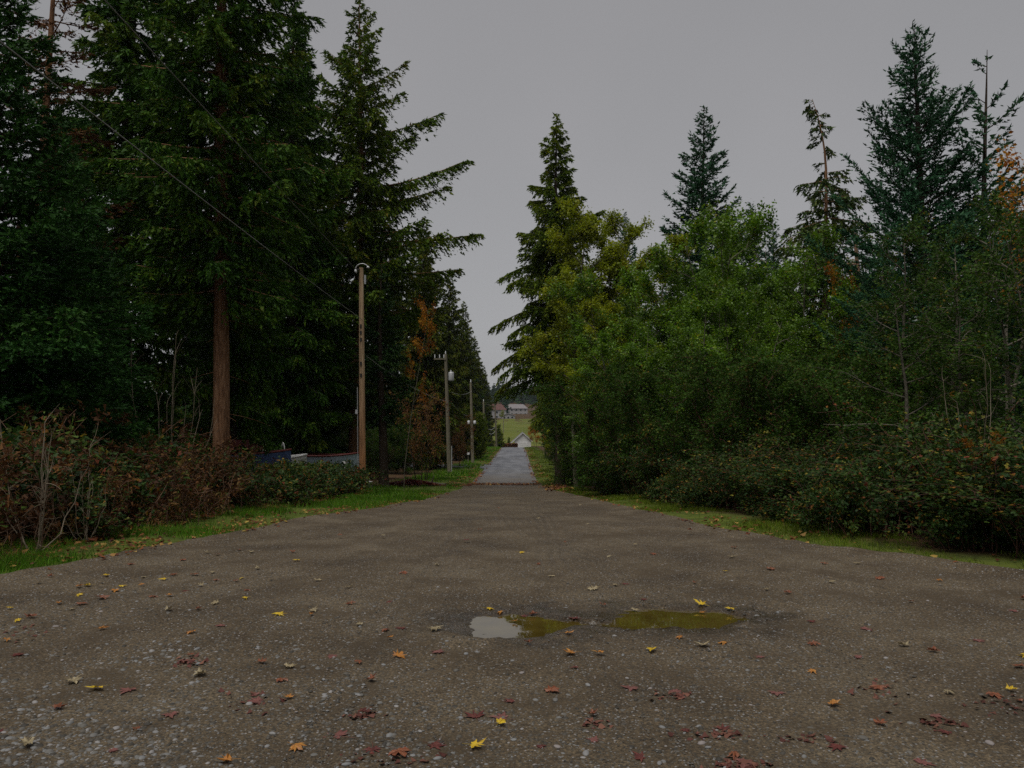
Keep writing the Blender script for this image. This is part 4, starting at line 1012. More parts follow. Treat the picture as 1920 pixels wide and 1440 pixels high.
# lamp pole
o, ax, Ht, rr = make_pole(681, 918, 502, 35.9, -6, .155, .10, 'tall orange-brown wooden pole with a curved lamp arm, at the end of the brush', M['pole'])
p1 = o
th = np.linspace(math.pi, .35, 12); top = ax(Ht)
g = G(); g.tubes(np.stack([top[0] + .06 + .28 * np.cos(th), 0 * th - .12, top[2] - .06 + .22 * np.sin(th)], 1)[None], np.full((1, 12), .022), 8, cap=True)
arm = part(o, 'lamp_arm', g, M['metal'])
g = G(); lathe(g, (top[0] + .33, -.12, top[2] - .0), [(0, -.06), (.05, -.06), (.075, -.03), (.06, .03), (.03, .05), (0, .06)]); part(arm, 'lamp_head', g, M['metal'])
g = G(); lathe(g, (top[0] - .22, -.12, top[2] - .26), [(0, 0), (.05, 0), (.065, .06), (.05, .16), (0, .18)]); part(o, 'insulator', g, M['ceramic'])
g = G(); g.box((top[0] - .15, -.12, top[2] - .1), (.24, .05, .05)); part(o, 'bracket', g, M['dark_metal'])
g = G(); g.box(ax(Ht - .55) + np.array([.18, -.05, 0]), (.07, .1, .4)); part(o, 'control_box', g, M['metal'])
for py in (612, 624, 637, 682, 704):
    h = Z(py, 35.9) - o.location.z; g = G(); g.box(ax(h) + np.array([-.015, -rr(h) - .012, 0]), (.085, .03, .16)); part(o, 'step_plate', g, M['dark_metal'])
g = G(); q = np.linspace(.2, 4.6, 8); g.tubes(np.stack([ax(1)[0] * q - .20, 0 * q - .03, q], 1)[None], np.full((1, 8), .02), 6); part(o, 'ground_wire_conduit', g, M['metal'])
h = Z(772, 35.9) - o.location.z; g = G(); g.box(ax(h) + np.array([-.24, -.03, 0]), (.1, .1, .2)); part(o, 'junction_box', g, M['ceramic'])
# crossarm pole
o, ax, Ht, rr = make_pole(843, 889, 664, 67, -8, .19, .12, 'wooden pole with a short crossarm and a grey transformer beside the rusty vine maple', M['pole_grey'])
p2 = o
g = G(); g.box(ax(Ht - .42) + np.array([-.48, -.14, 0]), (1.0, .09, .11)); arm = part(o, 'crossarm', g, M['pole_grey'])
for dx in (-.90, -.5, -.14):
    g = G(); lathe(g, ax(Ht - .36) + np.array([dx, -.14, 0]), [(r_ * .9, h * 1.9) for r_, h in INS]); part(arm, 'insulator', g, M['ceramic'])
g = G(); lathe(g, ax(Ht) + np.array([0, 0, 0]), [(r_, h * 1.6) for r_, h in INS]); part(o, 'top_pin', g, M['ceramic'])
g = G(); lathe(g, ax(Ht - 2.25) + np.array([.40, -.05, 0]), [(0, 0), (.22, 0), (.23, .05), (.23, .68), (.20, .74), (0, .76)], 16); tr = part(o, 'transformer', g, M['metal'])
for dy in (-.1, .1):
    g = G(); lathe(g, ax(Ht - 1.52) + np.array([.40, -.05 + dy, 0]), INS); part(tr, 'bushing', g, M['ceramic'])
g = G(); g.box(ax(Ht - 1.9) + np.array([.13, -.05, 0]), (.2, .08, .4)); part(o, 'hanger', g, M['dark_metal'])
g = G(); q = np.linspace(.1, 2.3, 4); g.tubes(np.stack([.19 + 0 * q, 0 * q - .08, q], 1)[None], np.full((1, 4), .045), 6); part(o, 'cable_guard', g, M['metal'])
# pole with two boxes
o, ax, Ht, rr = make_pole(886.5, 869, 717, 88, -4, .18, .12, 'wooden pole carrying two small white boxes half way up, at the driveway mouth', M['pole_grey'])
p3 = o; h = Z(792, 88) - o.location.z
for dx in (-.33, .33):
    g = G(); lathe(g, ax(h) + np.array([dx, -.06, -.18]), [(0, 0), (.13, 0), (.15, .06), (.15, .32), (.1, .38), (0, .39)], 12); part(o, 'white_box', g, M['ceramic'])
g = G(); g.box(ax(h) + np.array([0, -.06, 0]), (.62, .07, .07)); part(o, 'bracket', g, M['dark_metal'])
g = G(); lathe(g, ax(Ht), [(r_ * 1.2, h_ * 2) for r_, h_ in INS]); part(o, 'top_pin', g, M['ceramic'])
# farther poles
o, ax, Ht, rr = make_pole(908.5, 862, 753, 122, -2, .18, .13, 'plain wooden pole rising out of the dark hedge cedars', M['pole_grey']); p4 = o
g = G(); lathe(g, ax(Ht), [(r_ * 1.3, h_ * 2) for r_, h_ in INS]); part(o, 'top_pin', g, M['ceramic'])
g = G(); g.box(ax(3.2) + np.array([0, -.16, 0]), (.3, .1, .5)); part(o, 'junction_box', g, M['dark_metal'])
o, ax, Ht, rr = make_pole(931, 838, 758, 163, -3, .19, .14, 'pale wooden pole with slack service wires, beside the round bright cedar', M['pole_grey']); p5 = o
g = G(); lathe(g, ax(Ht), [(r_ * 1.3, h_ * 2) for r_, h_ in INS]); part(o, 'top_pin', g, M['ceramic'])
for k in range(2):
    q = np.linspace(0, 1, 8); g = G(); h = 4.6 - .9 * k
    g.tubes(np.stack([-1.6 * (1 - q), 0 * q - .1, h - .9 * (1 - q) - .5 * np.sin(q * math.pi)], 1)[None], np.full((1, 8), .03), 4); part(o, 'service_wire', g, M['ceramic'])

def wire(label, a, b, sag, r_=.014, n=24, group=None):
    a, b = np.array(a, float), np.array(b, float); q = np.linspace(0, 1, n)[:, None]
    p = a + (b - a) * q - np.array([0, 0, 1.]) * sag * 4 * q * (1 - q)
    g = G(); g.tubes((p - a)[None], np.full((1, n), r_), 4)
    return tag(put('power_line', g.mesh('power_line', [M['cable']]), None, a), label, 'wire', group)
def at_pole(o, py, D, dx=0, dy=0): return (o.location.x + dx, D + dy, Z(py, D))
a1 = P(5, 70, 11.5); e1 = np.array(at_pole(p1, 600, 35.9, -.06, -.1)); d1 = np.array(a1) - e1
wire('lower overhead cable coming in to the lamp pole across the dark firs', np.array(a1) + d1 * .35, e1, .12, .015)
a2 = P(205, 0, 13); e2 = np.array(at_pole(p1, 508, 35.9, -.3, -.1)); d2 = np.array(a2) - e2
wire('upper overhead wire running to the insulator at the lamp pole top', np.array(a2) + d2 * .4, e2, .1, .014)
wire('slack cable hanging between the lamp pole and the crossarm pole', at_pole(p1, 668, 35.9, .12), at_pole(p2, 753, 67, -.1, -.15), .35, .02)
wire('upper wire between the lamp pole insulator and the crossarm', at_pole(p1, 508, 35.9, -.25, -.1), at_pole(p2, 670, 67, -.95, -.14), .25, .008)
wire('wire between the crossarm pole and the two-box pole', at_pole(p2, 735, 67, .1), at_pole(p3, 733, 88, -.1), .3, .016)
wire('lower cable between the crossarm pole and the two-box pole', at_pole(p2, 753, 67, .1), at_pole(p3, 780, 88, -.1), .4, .02)
wire('thin wire between the two-box pole and the plain pole in the hedge', at_pole(p3, 720, 88, .0), at_pole(p4, 755, 122), .3, .014)
wire('thin wire between the plain hedge pole and the last pale pole', at_pole(p4, 755, 122), at_pole(p5, 760, 163), .3, .016)

# ------------------------------------------------------------------ things half hidden behind the brush
def plain(name, c, rough=.5, var=.12, scale=3):
    lo = tuple(x * (1 - var) for x in c); hi = tuple(min(1, x * (1 + var)) for x in c)
    return roughmat(name, [(.3, lo), (.7, hi)], scale, (1, 1, 1), .05, rough, .4)
M['blue_paint'] = plain('blue_paint', (.06, .10, .22)); M['red_paint'] = plain('red_paint', (.15, .03, .025))
M['white_paint'] = plain('white_paint', (.66, .66, .65)); M['pale_blue'] = plain('pale_blue_paint', (.34, .42, .48))
M['glass'] = roughmat('dark_glass', [(.3, (.015, .02, .025)), (.7, (.03, .035, .04))], 3, (1, 1, 1), 0, .08, .6)
def boat(px, D, z_top, L_, rz, label, hull, trim, hoops=False, window=False, group=None):
    """small open boat on the ground: hull, gunwale strip, thwarts"""
    x = X(px, D); zb = gz(x, D); o = thing('boat', label, 'boat', (x, D, zb), group, rz)
    Ht = z_top - zb; n = 12; q = np.linspace(-1, 1, n)
    w = .80 * np.clip(1 - np.clip(q, 0, 1) ** 2.6, .03, 1) * (.85 + .15 * np.clip(q + 1, 0, 1)); xs_ = q * L_ / 2
    sh = Ht * (.92 + .08 * np.clip(q, 0, 1) ** 2 * 1.0); kz = .38 + .30 * np.clip(q, 0, 1) ** 3
    ring = []
    for (fw, fz) in ((1, 1), (.92, .55), (.55, .12), (0, 0), (-.55, .12), (-.92, .55), (-1, 1)):
        ring.append(np.stack([xs_, w * fw, kz + (sh - kz) * fz], 1))
    V = np.array(ring); a, b = V.shape[:2]; i = np.arange(a * b).reshape(a, b); g = G()
    f = np.stack([i[:-1, :-1], i[1:, :-1], i[1:, 1:], i[:-1, 1:]], -1).reshape(-1, 4)
    g.add(V.reshape(-1, 3), np.concatenate([f[:, [0, 1, 2]], f[:, [0, 2, 3]]]), smooth=True)
    tr_ = V[:, 0]; g.add(np.concatenate([tr_, [tr_.mean(0)]]), [[k, k + 1, 7] for k in range(6)])
    part(o, 'hull', g, hull)
    g = G()
    for s in (0, -1): g.tubes(V[s][None], np.full((1, b), .045), 6)
    g.tubes(np.array([[xs_[0], w[0], sh[0]], [xs_[0], -w[0], sh[0]]])[None], np.full((1, 2), .045), 6); part(o, 'gunwale', g, trim)
    g = G(); g.box((-L_ * .12, 0, Ht * .86), (.3, 1.3, .04)); part(o, 'thwart', g, trim)
    g = G(); g.box((L_ * .14, 0, Ht * .86), (.3, 1.25, .04)); part(o, 'thwart', g, trim)
    for xx_ in (-L_ * .28, L_ * .2):
        g = G(); g.box((xx_, 0, .19), (.16, 1.2, .42)); part(o, 'trestle', g, M['bark_dark'])
    if hoops:
        for xx_ in (-.35, .45):
            th = np.linspace(0, math.pi, 10); g = G()
            g.tubes(np.stack([xx_ + 0 * th, .6 * np.cos(th), Ht + .55 * np.sin(th)], 1)[None], np.full((1, 10), .02), 6); part(o, 'hoop_rail', g, M['white_paint'])
    if window:
        g = G(); g.prism([(-L_ * .3, -.62, Ht), (L_ * .18, -.62, Ht), (L_ * .08, -.5, Ht + .42), (-L_ * .3, -.5, Ht + .42)], (0, 1.12, 0)); part(o, 'cuddy', g, trim)
    return o
boat(462, 33, Z(843, 33), 3.6, .15, 'blue boat hull under a dark red cover behind the stout reddish trunk', M['blue_paint'], M['red_paint'], window=True)
boat(512, 36, Z(853, 36), 3.0, .4, 'white dinghy with arched rails showing over the brush', M['white_paint'], M['white_paint'], hoops=True)
boat(615, 38, Z(848, 38), 3.2, -.1, 'pale blue and white skiff with a red edge beside the lamp pole', M['pale_blue'], M['red_paint'])
# propane bottle, bucket and mailbox-like small things
x = X(648, 36.5); o = thing('gas_bottle', 'upright white gas bottle beside the pale blue skiff', 'gas bottle', on_ground(x, 36.5, 0))
g = G(); lathe(g, (0, 0, 0), [(0, 0), (.19, 0), (.2, .05), (.2, .9), (.17, 1.05), (.08, 1.13), (0, 1.14)], 14); part(o, 'tank', g, M['white_paint'])
g = G(); lathe(g, (0, 0, 1.12), [(.13, 0), (.13, .16), (.12, .16), (.12, 0)], 12); part(o, 'collar', g, M['white_paint'])
g = G(); lathe(g, (0, 0, 1.12), [(.03, 0), (.03, .1), (.05, .12), (0, .14)], 8); part(o, 'valve', g, M['metal'])
for px, py, D, lab in ((688, 880, 40, 'white bucket on the grass just past the lamp pole, farther of two'), (693, 893, 39.4, 'white bucket lying by the leaf pile next to the lamp pole')):
    x = X(px, D); o = thing('bucket', lab, 'bucket', on_ground(x, D, .0))
    s = 1.0 if py > 885 else 1.35
    g = G(); lathe(g, (0, 0, 0), [(0, .01), (.13, 0), (.16, .32 * s), (.17, .32 * s), (.17, .34 * s), (.15, .34 * s), (.12, .03), (0, .03)], 14); part(o, 'pail', g, M['white_paint'])
    th = np.linspace(0, math.pi, 10); g = G(); g.tubes(np.stack([.165 * np.cos(th), -.12 * np.sin(th), .33 * s - .05 * np.sin(th)], 1)[None], np.full((1, 10), .006), 5); part(o, 'handle', g, M['dark_metal'])
x = X(878, 84); o = thing('mailbox', 'small white mailbox on a post at the driveway mouth', 'mailbox', on_ground(x, 84, 0))
g = G(); g.box((0, 0, .5), (.1, .1, 1.0)); part(o, 'post', g, M['pole_grey'])
th = np.linspace(0, math.pi, 8); g = G(); g.prism([(.14 * math.cos(t), -.25, 1.12 + .14 * math.sin(t)) for t in th] + [(-.14, -.25, 1.0), (.14, -.25, 1.0)], (0, .5, 0)); part(o, 'box', g, M['white_paint'])
g = G(); g.box((.155, 0, 1.2), (.02, .05, .16)); part(o, 'flag', g, M['red_paint'])
# heap of raked red leaves and a log on the left verge
hx, hy = X(768, 45), 45.0
def heap(n):
    a = rng.rand(n) * 6.28; r_ = rng.rand(n) ** .6
    return hx + np.cos(a) * r_ * 1.9, hy + np.sin(a) * r_ * 1.1, r_
x, y, r_ = heap(3200); g = G(); z = terrain(x, y) + .42 * np.clip(1 - r_, 0, 1) ** .8 - .02
flat_leaves(g, x, y, z, .06 + .07 * rng.rand(len(x)), rng.rand(len(x)) ** 1.3)
tag(put('leaf_heap', g.mesh('leaf_heap', [M['litter_red']])), 'low heap of dark red leaves on the grass beside the slim fir', 'leaves', kind='stuff')
g = G(); xx = np.linspace(-10, 10, 24)[None] * .2; yy = np.linspace(-6, 6, 24)[:, None] * .2; gx, gy = np.meshgrid(np.linspace(-1.9, 1.9, 26), np.linspace(-1.1, 1.1, 16))
q = np.clip(1 - np.hypot(gx / 1.9, gy / 1.1), 0, 1)
mo = grid('leaf_mound_soil', hx + gx, hy + gy, terrain(hx + gx, hy + gy) + .40 * q ** .8 - .06, M['floor'])
lg = thing('log', 'grey weathered log lying beside the red leaf heap', 'log', on_ground(X(802, 46), 46, .12), rz=-.55)
g = G(); q = np.linspace(-1.3, 1.3, 8); g.tubes(np.stack([q, .03 * np.sin(q * 3), .02 * np.cos(q * 4)], 1)[None], (.15 - .03 * q)[None], 10, cap=True); part(lg, 'stem', g, M['pole_grey'])
g = G(); q = np.linspace(0, .4, 4); g.tubes(np.stack([.3 + q * .4, 0 * q, .1 + q], 1)[None], (.05 - .06 * q)[None], 6, cap=True); part(lg, 'branch_stub', g, M['pole_grey'])

# ------------------------------------------------------------------ the far end: garage, houses on the slope, wooded hill
M['roof_grey'] = plain('grey_shingles', (.16, .16, .17), .85); M['roof_red'] = plain('red_tiles', (.085, .036, .03), .85)
M['siding'] = plain('white_siding', (.62, .61, .60), .6); M['siding_grey'] = plain('grey_siding', (.28, .27, .28), .6); M['door_white'] = plain('garage_door', (.70, .71, .74), .5)
def house(label, cx, cy, zb, w, d, wall_h, ridge, mats, ridge_x=0.0, left_ext=0.0, garage=False, cat='house', name='house', over=.35, floors=1):
    o = thing(name, label, cat, (cx, cy, zb))
    g = G(); g.prism([(-w / 2, -d / 2, -1.5), (w / 2, -d / 2, -1.5), (w / 2, -d / 2, wall_h), (ridge_x, -d / 2, ridge - .1), (-w / 2, -d / 2, wall_h)], (0, d, 0)); part(o, 'walls', g, mats[0])
    g = G(); xl = -w / 2 - left_ext
    sl = (ridge - wall_h) / (w / 2 + ridge_x)
    for (xa, za, xb, zb_) in ((xl - over, wall_h - (left_ext + over) * sl * .8, ridge_x, ridge), (ridge_x, ridge, w / 2 + over, wall_h - over * .4)):
        g.prism([(xa, -d / 2 - over, za), (xb, -d / 2 - over, zb_), (xb, -d / 2 - over, zb_ + .18), (xa, -d / 2 - over, za + .18)], (0, d + 2 * over, 0))
    rf = part(o, 'roof', g, mats[1])
    g = G()
    for (xa, za, xb, zb_) in ((xl - over, wall_h - (left_ext + over) * sl * .8 - .12, ridge_x, ridge - .12), (ridge_x, ridge - .12, w / 2 + over, wall_h - over * .4 - .12)):
        g.prism([(xa, -d / 2 - over - .03, za), (xb, -d / 2 - over - .03, zb_), (xb, -d / 2 - over - .03, zb_ + .2), (xa, -d / 2 - over - .03, za + .2)], (0, .028, 0))
    part(rf, 'barge_board', g, mats[0])
    if garage:
        g = G(); g.box((ridge_x * .2 + .15, -d / 2 - .02, 1.0), (2.5, .06, 2.05)); dr = part(o, 'garage_door', g, M['door_white'])
        for k in range(4):
            g = G(); g.box((ridge_x * .2 + .15, -d / 2 - .06, .26 + .5 * k), (2.4, .03, .44)); part(dr, 'panel', g, M['siding'])
        for xx_ in (xl + .1, xl + .1):
            pass
        g = G(); g.box((xl + .1, -d / 2 + .1, wall_h / 2 - 1.1), (.12, .12, wall_h)); part(o, 'carport_post', g, mats[0])
    else:
        for fl in range(floors):
            for k in range(3):
                wx = (k - 1) * w * .29; wz = 1.5 + 2.7 * fl
                g = G(); g.box((wx, -d / 2 - .02, wz), (1.5, .06, 1.3)); wd = part(o, 'window', g, M['white_paint'])
                g = G(); g.box((wx, -d / 2 - .06, wz), (1.3, .03, 1.1)); part(wd, 'pane', g, M['glass'])
    return o
gy = 228
house('white garage with a lopsided gable roof where the lane drops away', X(980, gy), gy, -6.95, 4.6, 7, 2.35, 4.6, (M['siding'], M['roof_grey']), left_ext=1.7, garage=True, cat='garage', name='garage')
def long_house(label, cx, cy, zb, w, d, wall_h, rise, mats, floors=2):
    """house with its eaves towards the lane: hipped roof, two rows of windows, chimney"""
    o = thing('house', label, 'house', (cx, cy, zb))
    g = G(); g.box((0, 0, wall_h / 2 - 1), (w, d, wall_h + 2)); part(o, 'walls', g, mats[0])
    e = .5; hw, hd = w / 2 + e, d / 2 + e; rw = w / 2 - d * .32
    V = [(-hw, -hd, wall_h), (hw, -hd, wall_h), (hw, hd, wall_h), (-hw, hd, wall_h), (-rw, 0, wall_h + rise), (rw, 0, wall_h + rise)]
    g = G(); g.add(V, [[0, 1, 5], [0, 5, 4], [1, 2, 5], [2, 3, 4], [2, 4, 5], [3, 0, 4], [0, 2, 1], [0, 3, 2]]); rf = part(o, 'roof', g, mats[1])
    g = G(); g.box((w * .2, .3, wall_h + rise * .8), (.8, .8, rise * .9)); part(rf, 'chimney', g, M['roof_red'])
    n = max(3, int(w / 3))
    for fl in range(floors):
        for k in range(n):
            wx = (k + .5) / n * w - w / 2; wz = 1.5 + 2.7 * fl
            g = G(); g.box((wx, -d / 2 - .02, wz), (1.5, .06, 1.3)); wd = part(o, 'window', g, M['white_paint'])
            g = G(); g.box((wx, -d / 2 - .06, wz), (1.3, .03, 1.1)); part(wd, 'pane', g, M['glass'])
    return o
M['siding_dull'] = plain('dull_siding', (.30, .29, .29), .7)
long_house('two-storey house with a red roof on the far slope', X(932, 480), 480, 1.2, 11, 9, 5.6, 3.6, (M['siding_grey'], M['roof_red']))
long_house('long pale house with a light roof on the far slope, beside the dark conifer', X(968, 540), 540, 3.2, 15, 9, 5.2, 3.0, (M['siding_dull'], plain('pale_roof', (.17, .155, .16), .85)))
house('low white bungalow at the top of the far field', X(953, 474), 474, .8, 8, 6, 2.6, 3.9, (M['siding_grey'], M['roof_grey']))
farcon = conifer(25, 14, .3, 3.0, 60, 1300, 6000, .55, .2, (BD, M['blue_fir']), maxtwig=1.1)
plant('far_conifer', 'dark conifer between the houses on the far slope', 'tree', on_ground(X(949, 500), 500), farcon, sc=(1.05, 1.05, 1.0))
smalltree = broadleaf(37, 6, 2.2, 1, 1800, .35, .1, (BD, M['alder_gold']), n1=7, n2=4, n3=2)
plant('far_tree', 'yellowing little tree in front of the red-roofed house', 'tree', on_ground(X(938.5, 465), 465), smalltree, sc=.9)
plant('far_tree', 'green bush beside the garage carport', 'shrub', on_ground(X(954, 232), 232, .6), (smalltree[0], hedge_c[1]), sc=.5)
g = thing('utility_pole', 'distant thin pole at the edge of the far field', 'utility pole', on_ground(X(944, 330), 330, 0))
q = G(); q.tubes(np.array([[0, 0, -.3], [0, 0, 9.5]])[None], np.array([[.16, .12]]), 8, cap=True); part(g, 'shaft', q, M['pole_grey'])
q = G(); q.box((0, -.15, 8.9), (1.6, .1, .12)); part(g, 'crossarm', q, M['pole_grey'])
# red-brown hedge beside the garage
rng.seed(90)
g = G(); n = 2600; x = X(955, 214) + rng.uniform(-2.6, 2.2, n); y = 214 + rng.uniform(-.6, .6, n)
flat_leaves(g, x, y, prof(y) + .1 + 1.25 * rng.rand(n), .10 + .1 * rng.rand(n), rng.rand(n), 1.0)
r_ = np.random.RandomState(5); q = np.linspace(0, 1, 4); G2 = G(); b = np.stack([X(955, 214) + r_.uniform(-2.5, 2.1, 60), 214 + r_.uniform(-.5, .5, 60), np.full(60, float(prof(214.)))], 1)
G2.tubes(b[:, None] + np.stack([.2 * r_.randn(60)[:, None] * q, .2 * r_.randn(60)[:, None] * q, 1.2 * q[None] * np.ones((60, 1))], -1), np.full((60, 4), .02), 3)
o = thing('red_hedge', 'low red-brown hedge at the end of the lane beside the garage', 'hedge', (0, 0, 0)); part(o, 'twigs', G2, M['cane']); put('leaves', g.mesh('leaves', [M['litter']]), o)
o['category'] = 'hedge'
# wooded hill
hx_, hy_ = np.meshgrid(np.linspace(-700, 700, 50), np.linspace(700, 1500, 20))
grid('hill', hx_, hy_, EYE + 17 + 22 * np.exp(-((hy_ - 1050) / 260) ** 2) + 6 * fbm(hx_ * .006, hy_ * .006, 3) - 12, M['floor'])
G1 = G(); tr, cr = farcon
cv = np.empty(len(cr.vertices) * 3, np.float32); cr.vertices.foreach_get('co', cv); cv = cv.reshape(-1, 3).reshape(-1, 3, 3)
sub = cv[::30]; sub = sub + (sub - sub.mean(1, keepdims=True)) * 3.0
for k in range(330):
    x = rng.uniform(-230, 230) if k < 250 else rng.uniform(-90, 60); y = rng.uniform(780, 1020); s = rng.uniform(.9, 1.35)
    zb = EYE + 17 + 22 * math.exp(-((y - 1050) / 260) ** 2) - 12
    G1.tris((sub * s * np.array([1.25, 1.25, 1.0]) + np.array([x, y, zb])).reshape(-1, 3), np.clip(.4 + .2 * rng.randn(len(sub)), 0, 1))
tag(put('far_wood', G1.mesh('far_wood', [M['fir_deep']])), 'far dark wooded hill closing the view beyond the houses', 'woods', kind='stuff')

# ------------------------------------------------------------------ fallen maple leaves on the gravel, one by one
LOBES = [(-90, .10), (-62, .42), (-40, .52), (-28, .44), (-12, .50), (2, .92), (14, .62), (24, .52), (36, .66), (46, 1.0), (56, .64), (66, .50), (76, .70), (90, 1.08)]
LOBES = LOBES + [(180 - a, r_) for a, r_ in reversed(LOBES[1:-1])]
def leaf_mesh(seed, mat, curl, fold):
    r = np.random.RandomState(seed)
    a = np.radians([l_[0] for l_ in LOBES]); rad = np.array([l_[1] for l_ in LOBES]) * r.uniform(.6, 1.12, len(LOBES))
    x, y = np.cos(a) * rad, np.sin(a) * rad
    z = curl * rad ** 2 + fold * np.abs(x) + .24 * r.randn(len(a)) * rad
    x = x * r.uniform(.6, 1.0); y = y * (1 - .25 * r.rand())
    inner = np.stack([x * .5, y * .5, curl * .25 * rad ** 2 + fold * np.abs(x) * .5 + .07 * r.randn(len(a))], 1)
    V = np.concatenate([np.stack([x, y, z], 1), inner, [[0, 0, 0]]]); n = len(a); i = np.arange(n); j = (i + 1) % n
    g = G(); F = np.concatenate([np.stack([i, j, n + j], 1), np.stack([i, n + j, n + i], 1), np.stack([n + i, n + j, np.full(n, 2 * n)], 1)])
    g.add(V, F, np.clip(.5 + .2 * r.randn(len(F)), 0, 1))
    q = np.linspace(0, 1, 4); g.tubes(np.stack([.25 * q ** 2 * (r.rand() - .5) * 2, -.1 - .75 * q, .10 * q + .02], 1)[None], (.022 * (1 - .4 * q))[None], 3, .7)
    return g.mesh('fallen_leaf', [mat])
LEAFCOL = {'y': [(0, (.38, .22, .012)), (.5, (.50, .34, .016)), (1, (.56, .43, .03))], 'p': [(0, (.17, .13, .07)), (.5, (.26, .21, .12)), (1, (.34, .29, .18))],
           'o': [(0, (.22, .075, .015)), (.5, (.34, .135, .025)), (1, (.42, .23, .05))], 'r': [(0, (.07, .022, .014)), (.5, (.18, .055, .024)), (1, (.23, .10, .05))],
           'd': [(0, (.05, .012, .012)), (.5, (.095, .022, .018)), (1, (.15, .05, .035))], 'k': [(0, (.105, .038, .034)), (.5, (.155, .058, .05)), (1, (.20, .10, .08))]}
lm = {}
for c, st in LEAFCOL.items():
    mat = leafmat('fallen_leaf_' + c, st, .15, .5, .35, .2, 25)
    lm[c] = [leaf_mesh(ord(c) * 7 + v, mat, cu, fo) for v, (cu, fo) in enumerate(((.25, .1), (-.5, .15), (.6, -.2), (.1, .9), (-.2, .5), (.4, .6), (-.6, -.3)))]
NAMES = {'y': ('yellow maple leaf lying on the gravel', 'yellow leaves on the gravel'), 'p': ('pale buff dried leaf lying on the gravel', 'pale dried leaves on the gravel'),
         'o': ('orange-brown curled leaf lying on the gravel', 'orange leaves on the gravel'), 'r': ('rust brown curled leaf lying on the gravel', 'rust brown leaves on the gravel'),
         'd': ('dark red wet leaf lying on the gravel', 'dark red leaves on the gravel'), 'k': ('flattened pinkish red leaf pressed into the gravel', 'pinkish leaves in the gravel')}
def ground_hit(px, py):
    D = EYE * F_PX / max(py - HORIZON, 60); D = min(D, 60)
    for _ in range(25):
        x = X(px, D); z = float(gravel_z(np.array([x]), np.array([D]))[0]); zr = Z(py, D)
        D = max(2.5, D + (zr - z) * D / 1.6 * .6); D = min(D, 51)
    return X(px, D), D
LEAVES = '''248 1059 r,348 1051 r,410 1041 r,393 1038 p,474 1037 p,452 1032 r,100 1083 r,79 1095 p,204 1081 y,276 1084 p,154 1102 o,173 1100 y,233 1101 y,222 1109 o,274 1098 o,314 1088 y,
328 1080 r,368 1079 r,404 1075 p,408 1089 r,458 1086 y,447 1091 r,485 1068 p,156 1117 y,119 1133 o,162 1134 r,196 1123 r,141 1144 p,291 1120 r,326 1118 o,352 1108 d,382 1100 p,466 1123 y,467 1108 r,
410 1133 p,379 1144 r,325 1145 p,28 1142 y,43 1165 y,70 1159 r,198 1182 o,23 1202 o,47 1227 d,527 1154 y,590 1147 p,587 1155 o,365 1230 r,352 1242 k,497 1244 r,547 1253 p,387 1267 p,147 1280 p,
483 1303 k,493 1315 k,547 1310 o,530 1278 r,20 1372 d,68 1397 p,560 1403 o,223 1408 k,437 1430 o,367 1187 o,423 1173 k,252 1294 k,195 1293 y,727 1183 r,755 1178 d,675 1173 p,733 1198 o,820 1182 p,
1063 1190 o,988 1207 r,827 1222 k,675 1243 r,748 1233 o,625 1231 k,698 1277 r,1070 1227 o,1120 1227 o,1078 1252 d,687 1332 d,960 1316 d,1033 1298 r,1107 1343 r,1113 1388 k,893 1345 d,938 1360 y,890 1402 y,
703 1405 d,750 1413 r,817 1397 d,943 1347 k,1554 1093 p,1646 1086 r,1753 1089 o,1434 1108 p,1474 1114 r,1513 1165 d,1910 1124 r,1890 1146 k,1271 1197 o,1314 1213 p,1219 1221 y,1354 1207 o,1421 1232 k,
1517 1209 r,1687 1213 p,1744 1224 r,1916 1233 y,1517 1260 o,1599 1232 k,1766 1299 p,1881 1297 y,1849 1305 r,1897 1316 r,1551 1323 o,1262 1297 k,1740 1342 k,1762 1374 d,1348 1367 d,1279 1369 d,
1369 1416 r,1384 1431 k,1894 1252 r,1716 1432 k,1110 1107 p,1153 1099 p,1172 1095 d,1033 1082 p,818 1180 p,735 1128 d,655 1103 p,660 1133 r,977 1037 y,1135 1033 p,1143 1044 p,1060 1023 r,875 1018 d,
553 1036 r,560 1052 y,1190 1024 p,1100 993 p,1355 1073 y,1375 1028 r,1370 1045 p,1440 1068 r,1540 1058 r,1600 1058 p,1290 1003 r,1010 985 p,1085 968 p,935 972 r,815 948 r,900 1000 r,720 1010 p,640 1010 r,
1225 1040 r,1300 1095 r,1010 1058 r,820 1060 p,760 1075 r,600 1090 p,1700 1130 r,1620 1180 k,1820 1200 k,1640 1290 r,1450 1300 k,1180 1290 k,1010 1400 d,640 1380 k,330 1340 k,120 1330 r,270 1370 r,1200 1420 d,1560 1400 d,1640 1360 r'''
rng.seed(123)
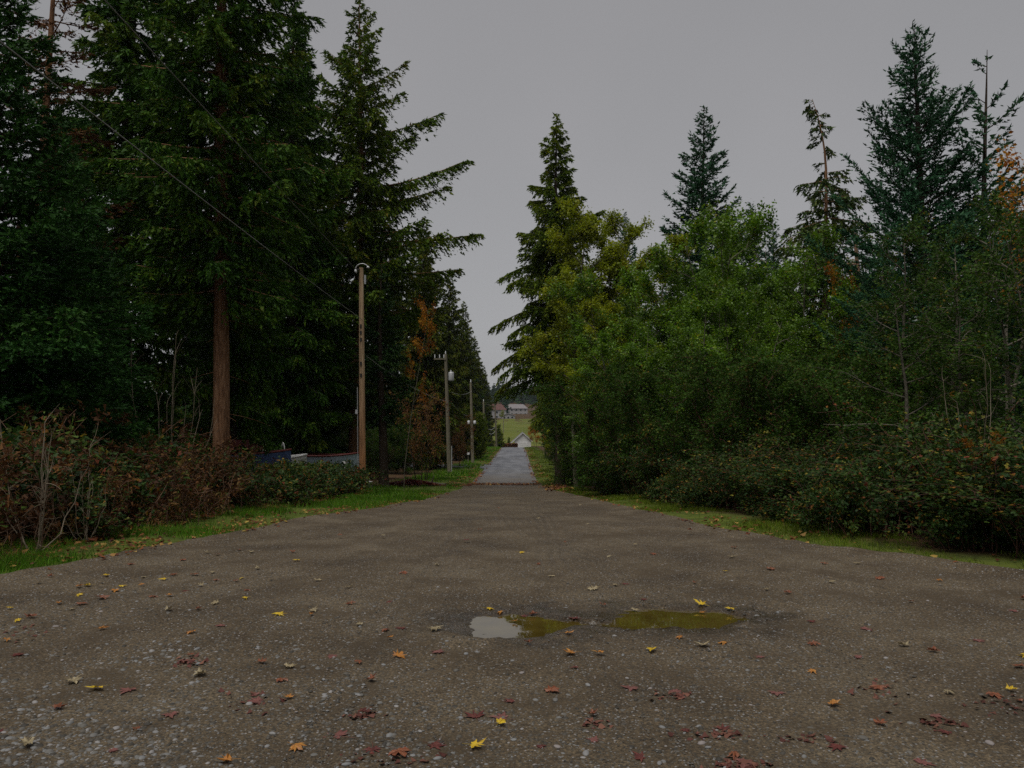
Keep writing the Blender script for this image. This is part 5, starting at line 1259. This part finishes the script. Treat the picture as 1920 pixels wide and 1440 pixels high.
PUD = [(917, 1143, 'y', 1.35, 'big yellow maple leaf at the rim of the sky-mirroring puddle'), (940, 1149, 'o', 1.0, 'orange leaf half in the sky-mirroring puddle beside the big yellow leaf'),
       (982, 1158, 'd', 1.1, 'dark curled leaf standing in the middle of the sky-mirroring puddle'), (1001, 1154, 'r', 1.2, 'rust brown leaf at the far side of the sky-mirroring puddle'),
       (963, 1178, 'o', .9, 'orange-brown leaf on the near rim of the sky-mirroring puddle'), (1073, 1167, 'd', 1.0, 'dark red leaf on the mud between the two puddles'),
       (1130, 1137, 'r', .7, 'small brown leaf on wet mud above the gap between the puddles'), (1188, 1148, 'p', .9, 'pale yellow leaf where the muddy yellow puddle narrows'),
       (1313, 1135, 'y', 1.0, 'yellow leaf on the far rim of the muddy yellow puddle'), (1367, 1144, 'y', .8, 'yellow leaf at the pointed tip of the muddy yellow puddle'),
       (1313, 1156, 'o', .8, 'small orange leaf floating in the muddy yellow puddle'), (1203, 1124, 'd', .7, 'small dark leaf on the wet rim behind the muddy yellow puddle')]
def drop_leaf(px, py, c, s, label, group):
    x, D = ground_hit(px, py)
    z = float(gravel_z(np.array([x]), np.array([D]))[0]); z = max(z, WATER_Z)
    pressed = c in 'kd'
    size = s * float(rng.uniform(.052, .10)) * (1.1 if pressed else 1.0)
    o = tag(put('fallen_leaf', lm[c][rng.randint(7)], None, (x, D, z + (.004 if pressed else .016))), label, 'leaf', group)
    o.scale = (size * float(rng.uniform(.7, 1.1)), size * float(rng.uniform(.7, 1.1)), size * (.10 if pressed else .32))
    o.rotation_euler = (rng.uniform(-.15, .15) * (not pressed), rng.uniform(-.18, .18) * (not pressed), rng.rand() * 6.28)
for e in LEAVES.replace('\n', '').split(','):
    a, b, c = e.split(); drop_leaf(float(a), float(b), c, 1.0, *NAMES[c])
for (a, b, c, s, lab) in PUD: drop_leaf(a, b, c, s, lab, None)

# ------------------------------------------------------------------ the damp air
m, n, l, out = newmat('damp_air')
v = n.new('ShaderNodeVolumePrincipled'); v.inputs['Color'].default_value = (.74, .82, .92, 1); v.inputs['Density'].default_value = .00008
v.inputs['Anisotropy'].default_value = .1
l.new(v.outputs[0], out.inputs['Volume'])
g = G(); g.box((0, 1150, 35), (2000, 2700, 110))
tag(put('haze', g.mesh('haze', [m])), 'thin bluish damp air over the lane and the far hill', 'haze', kind='stuff')
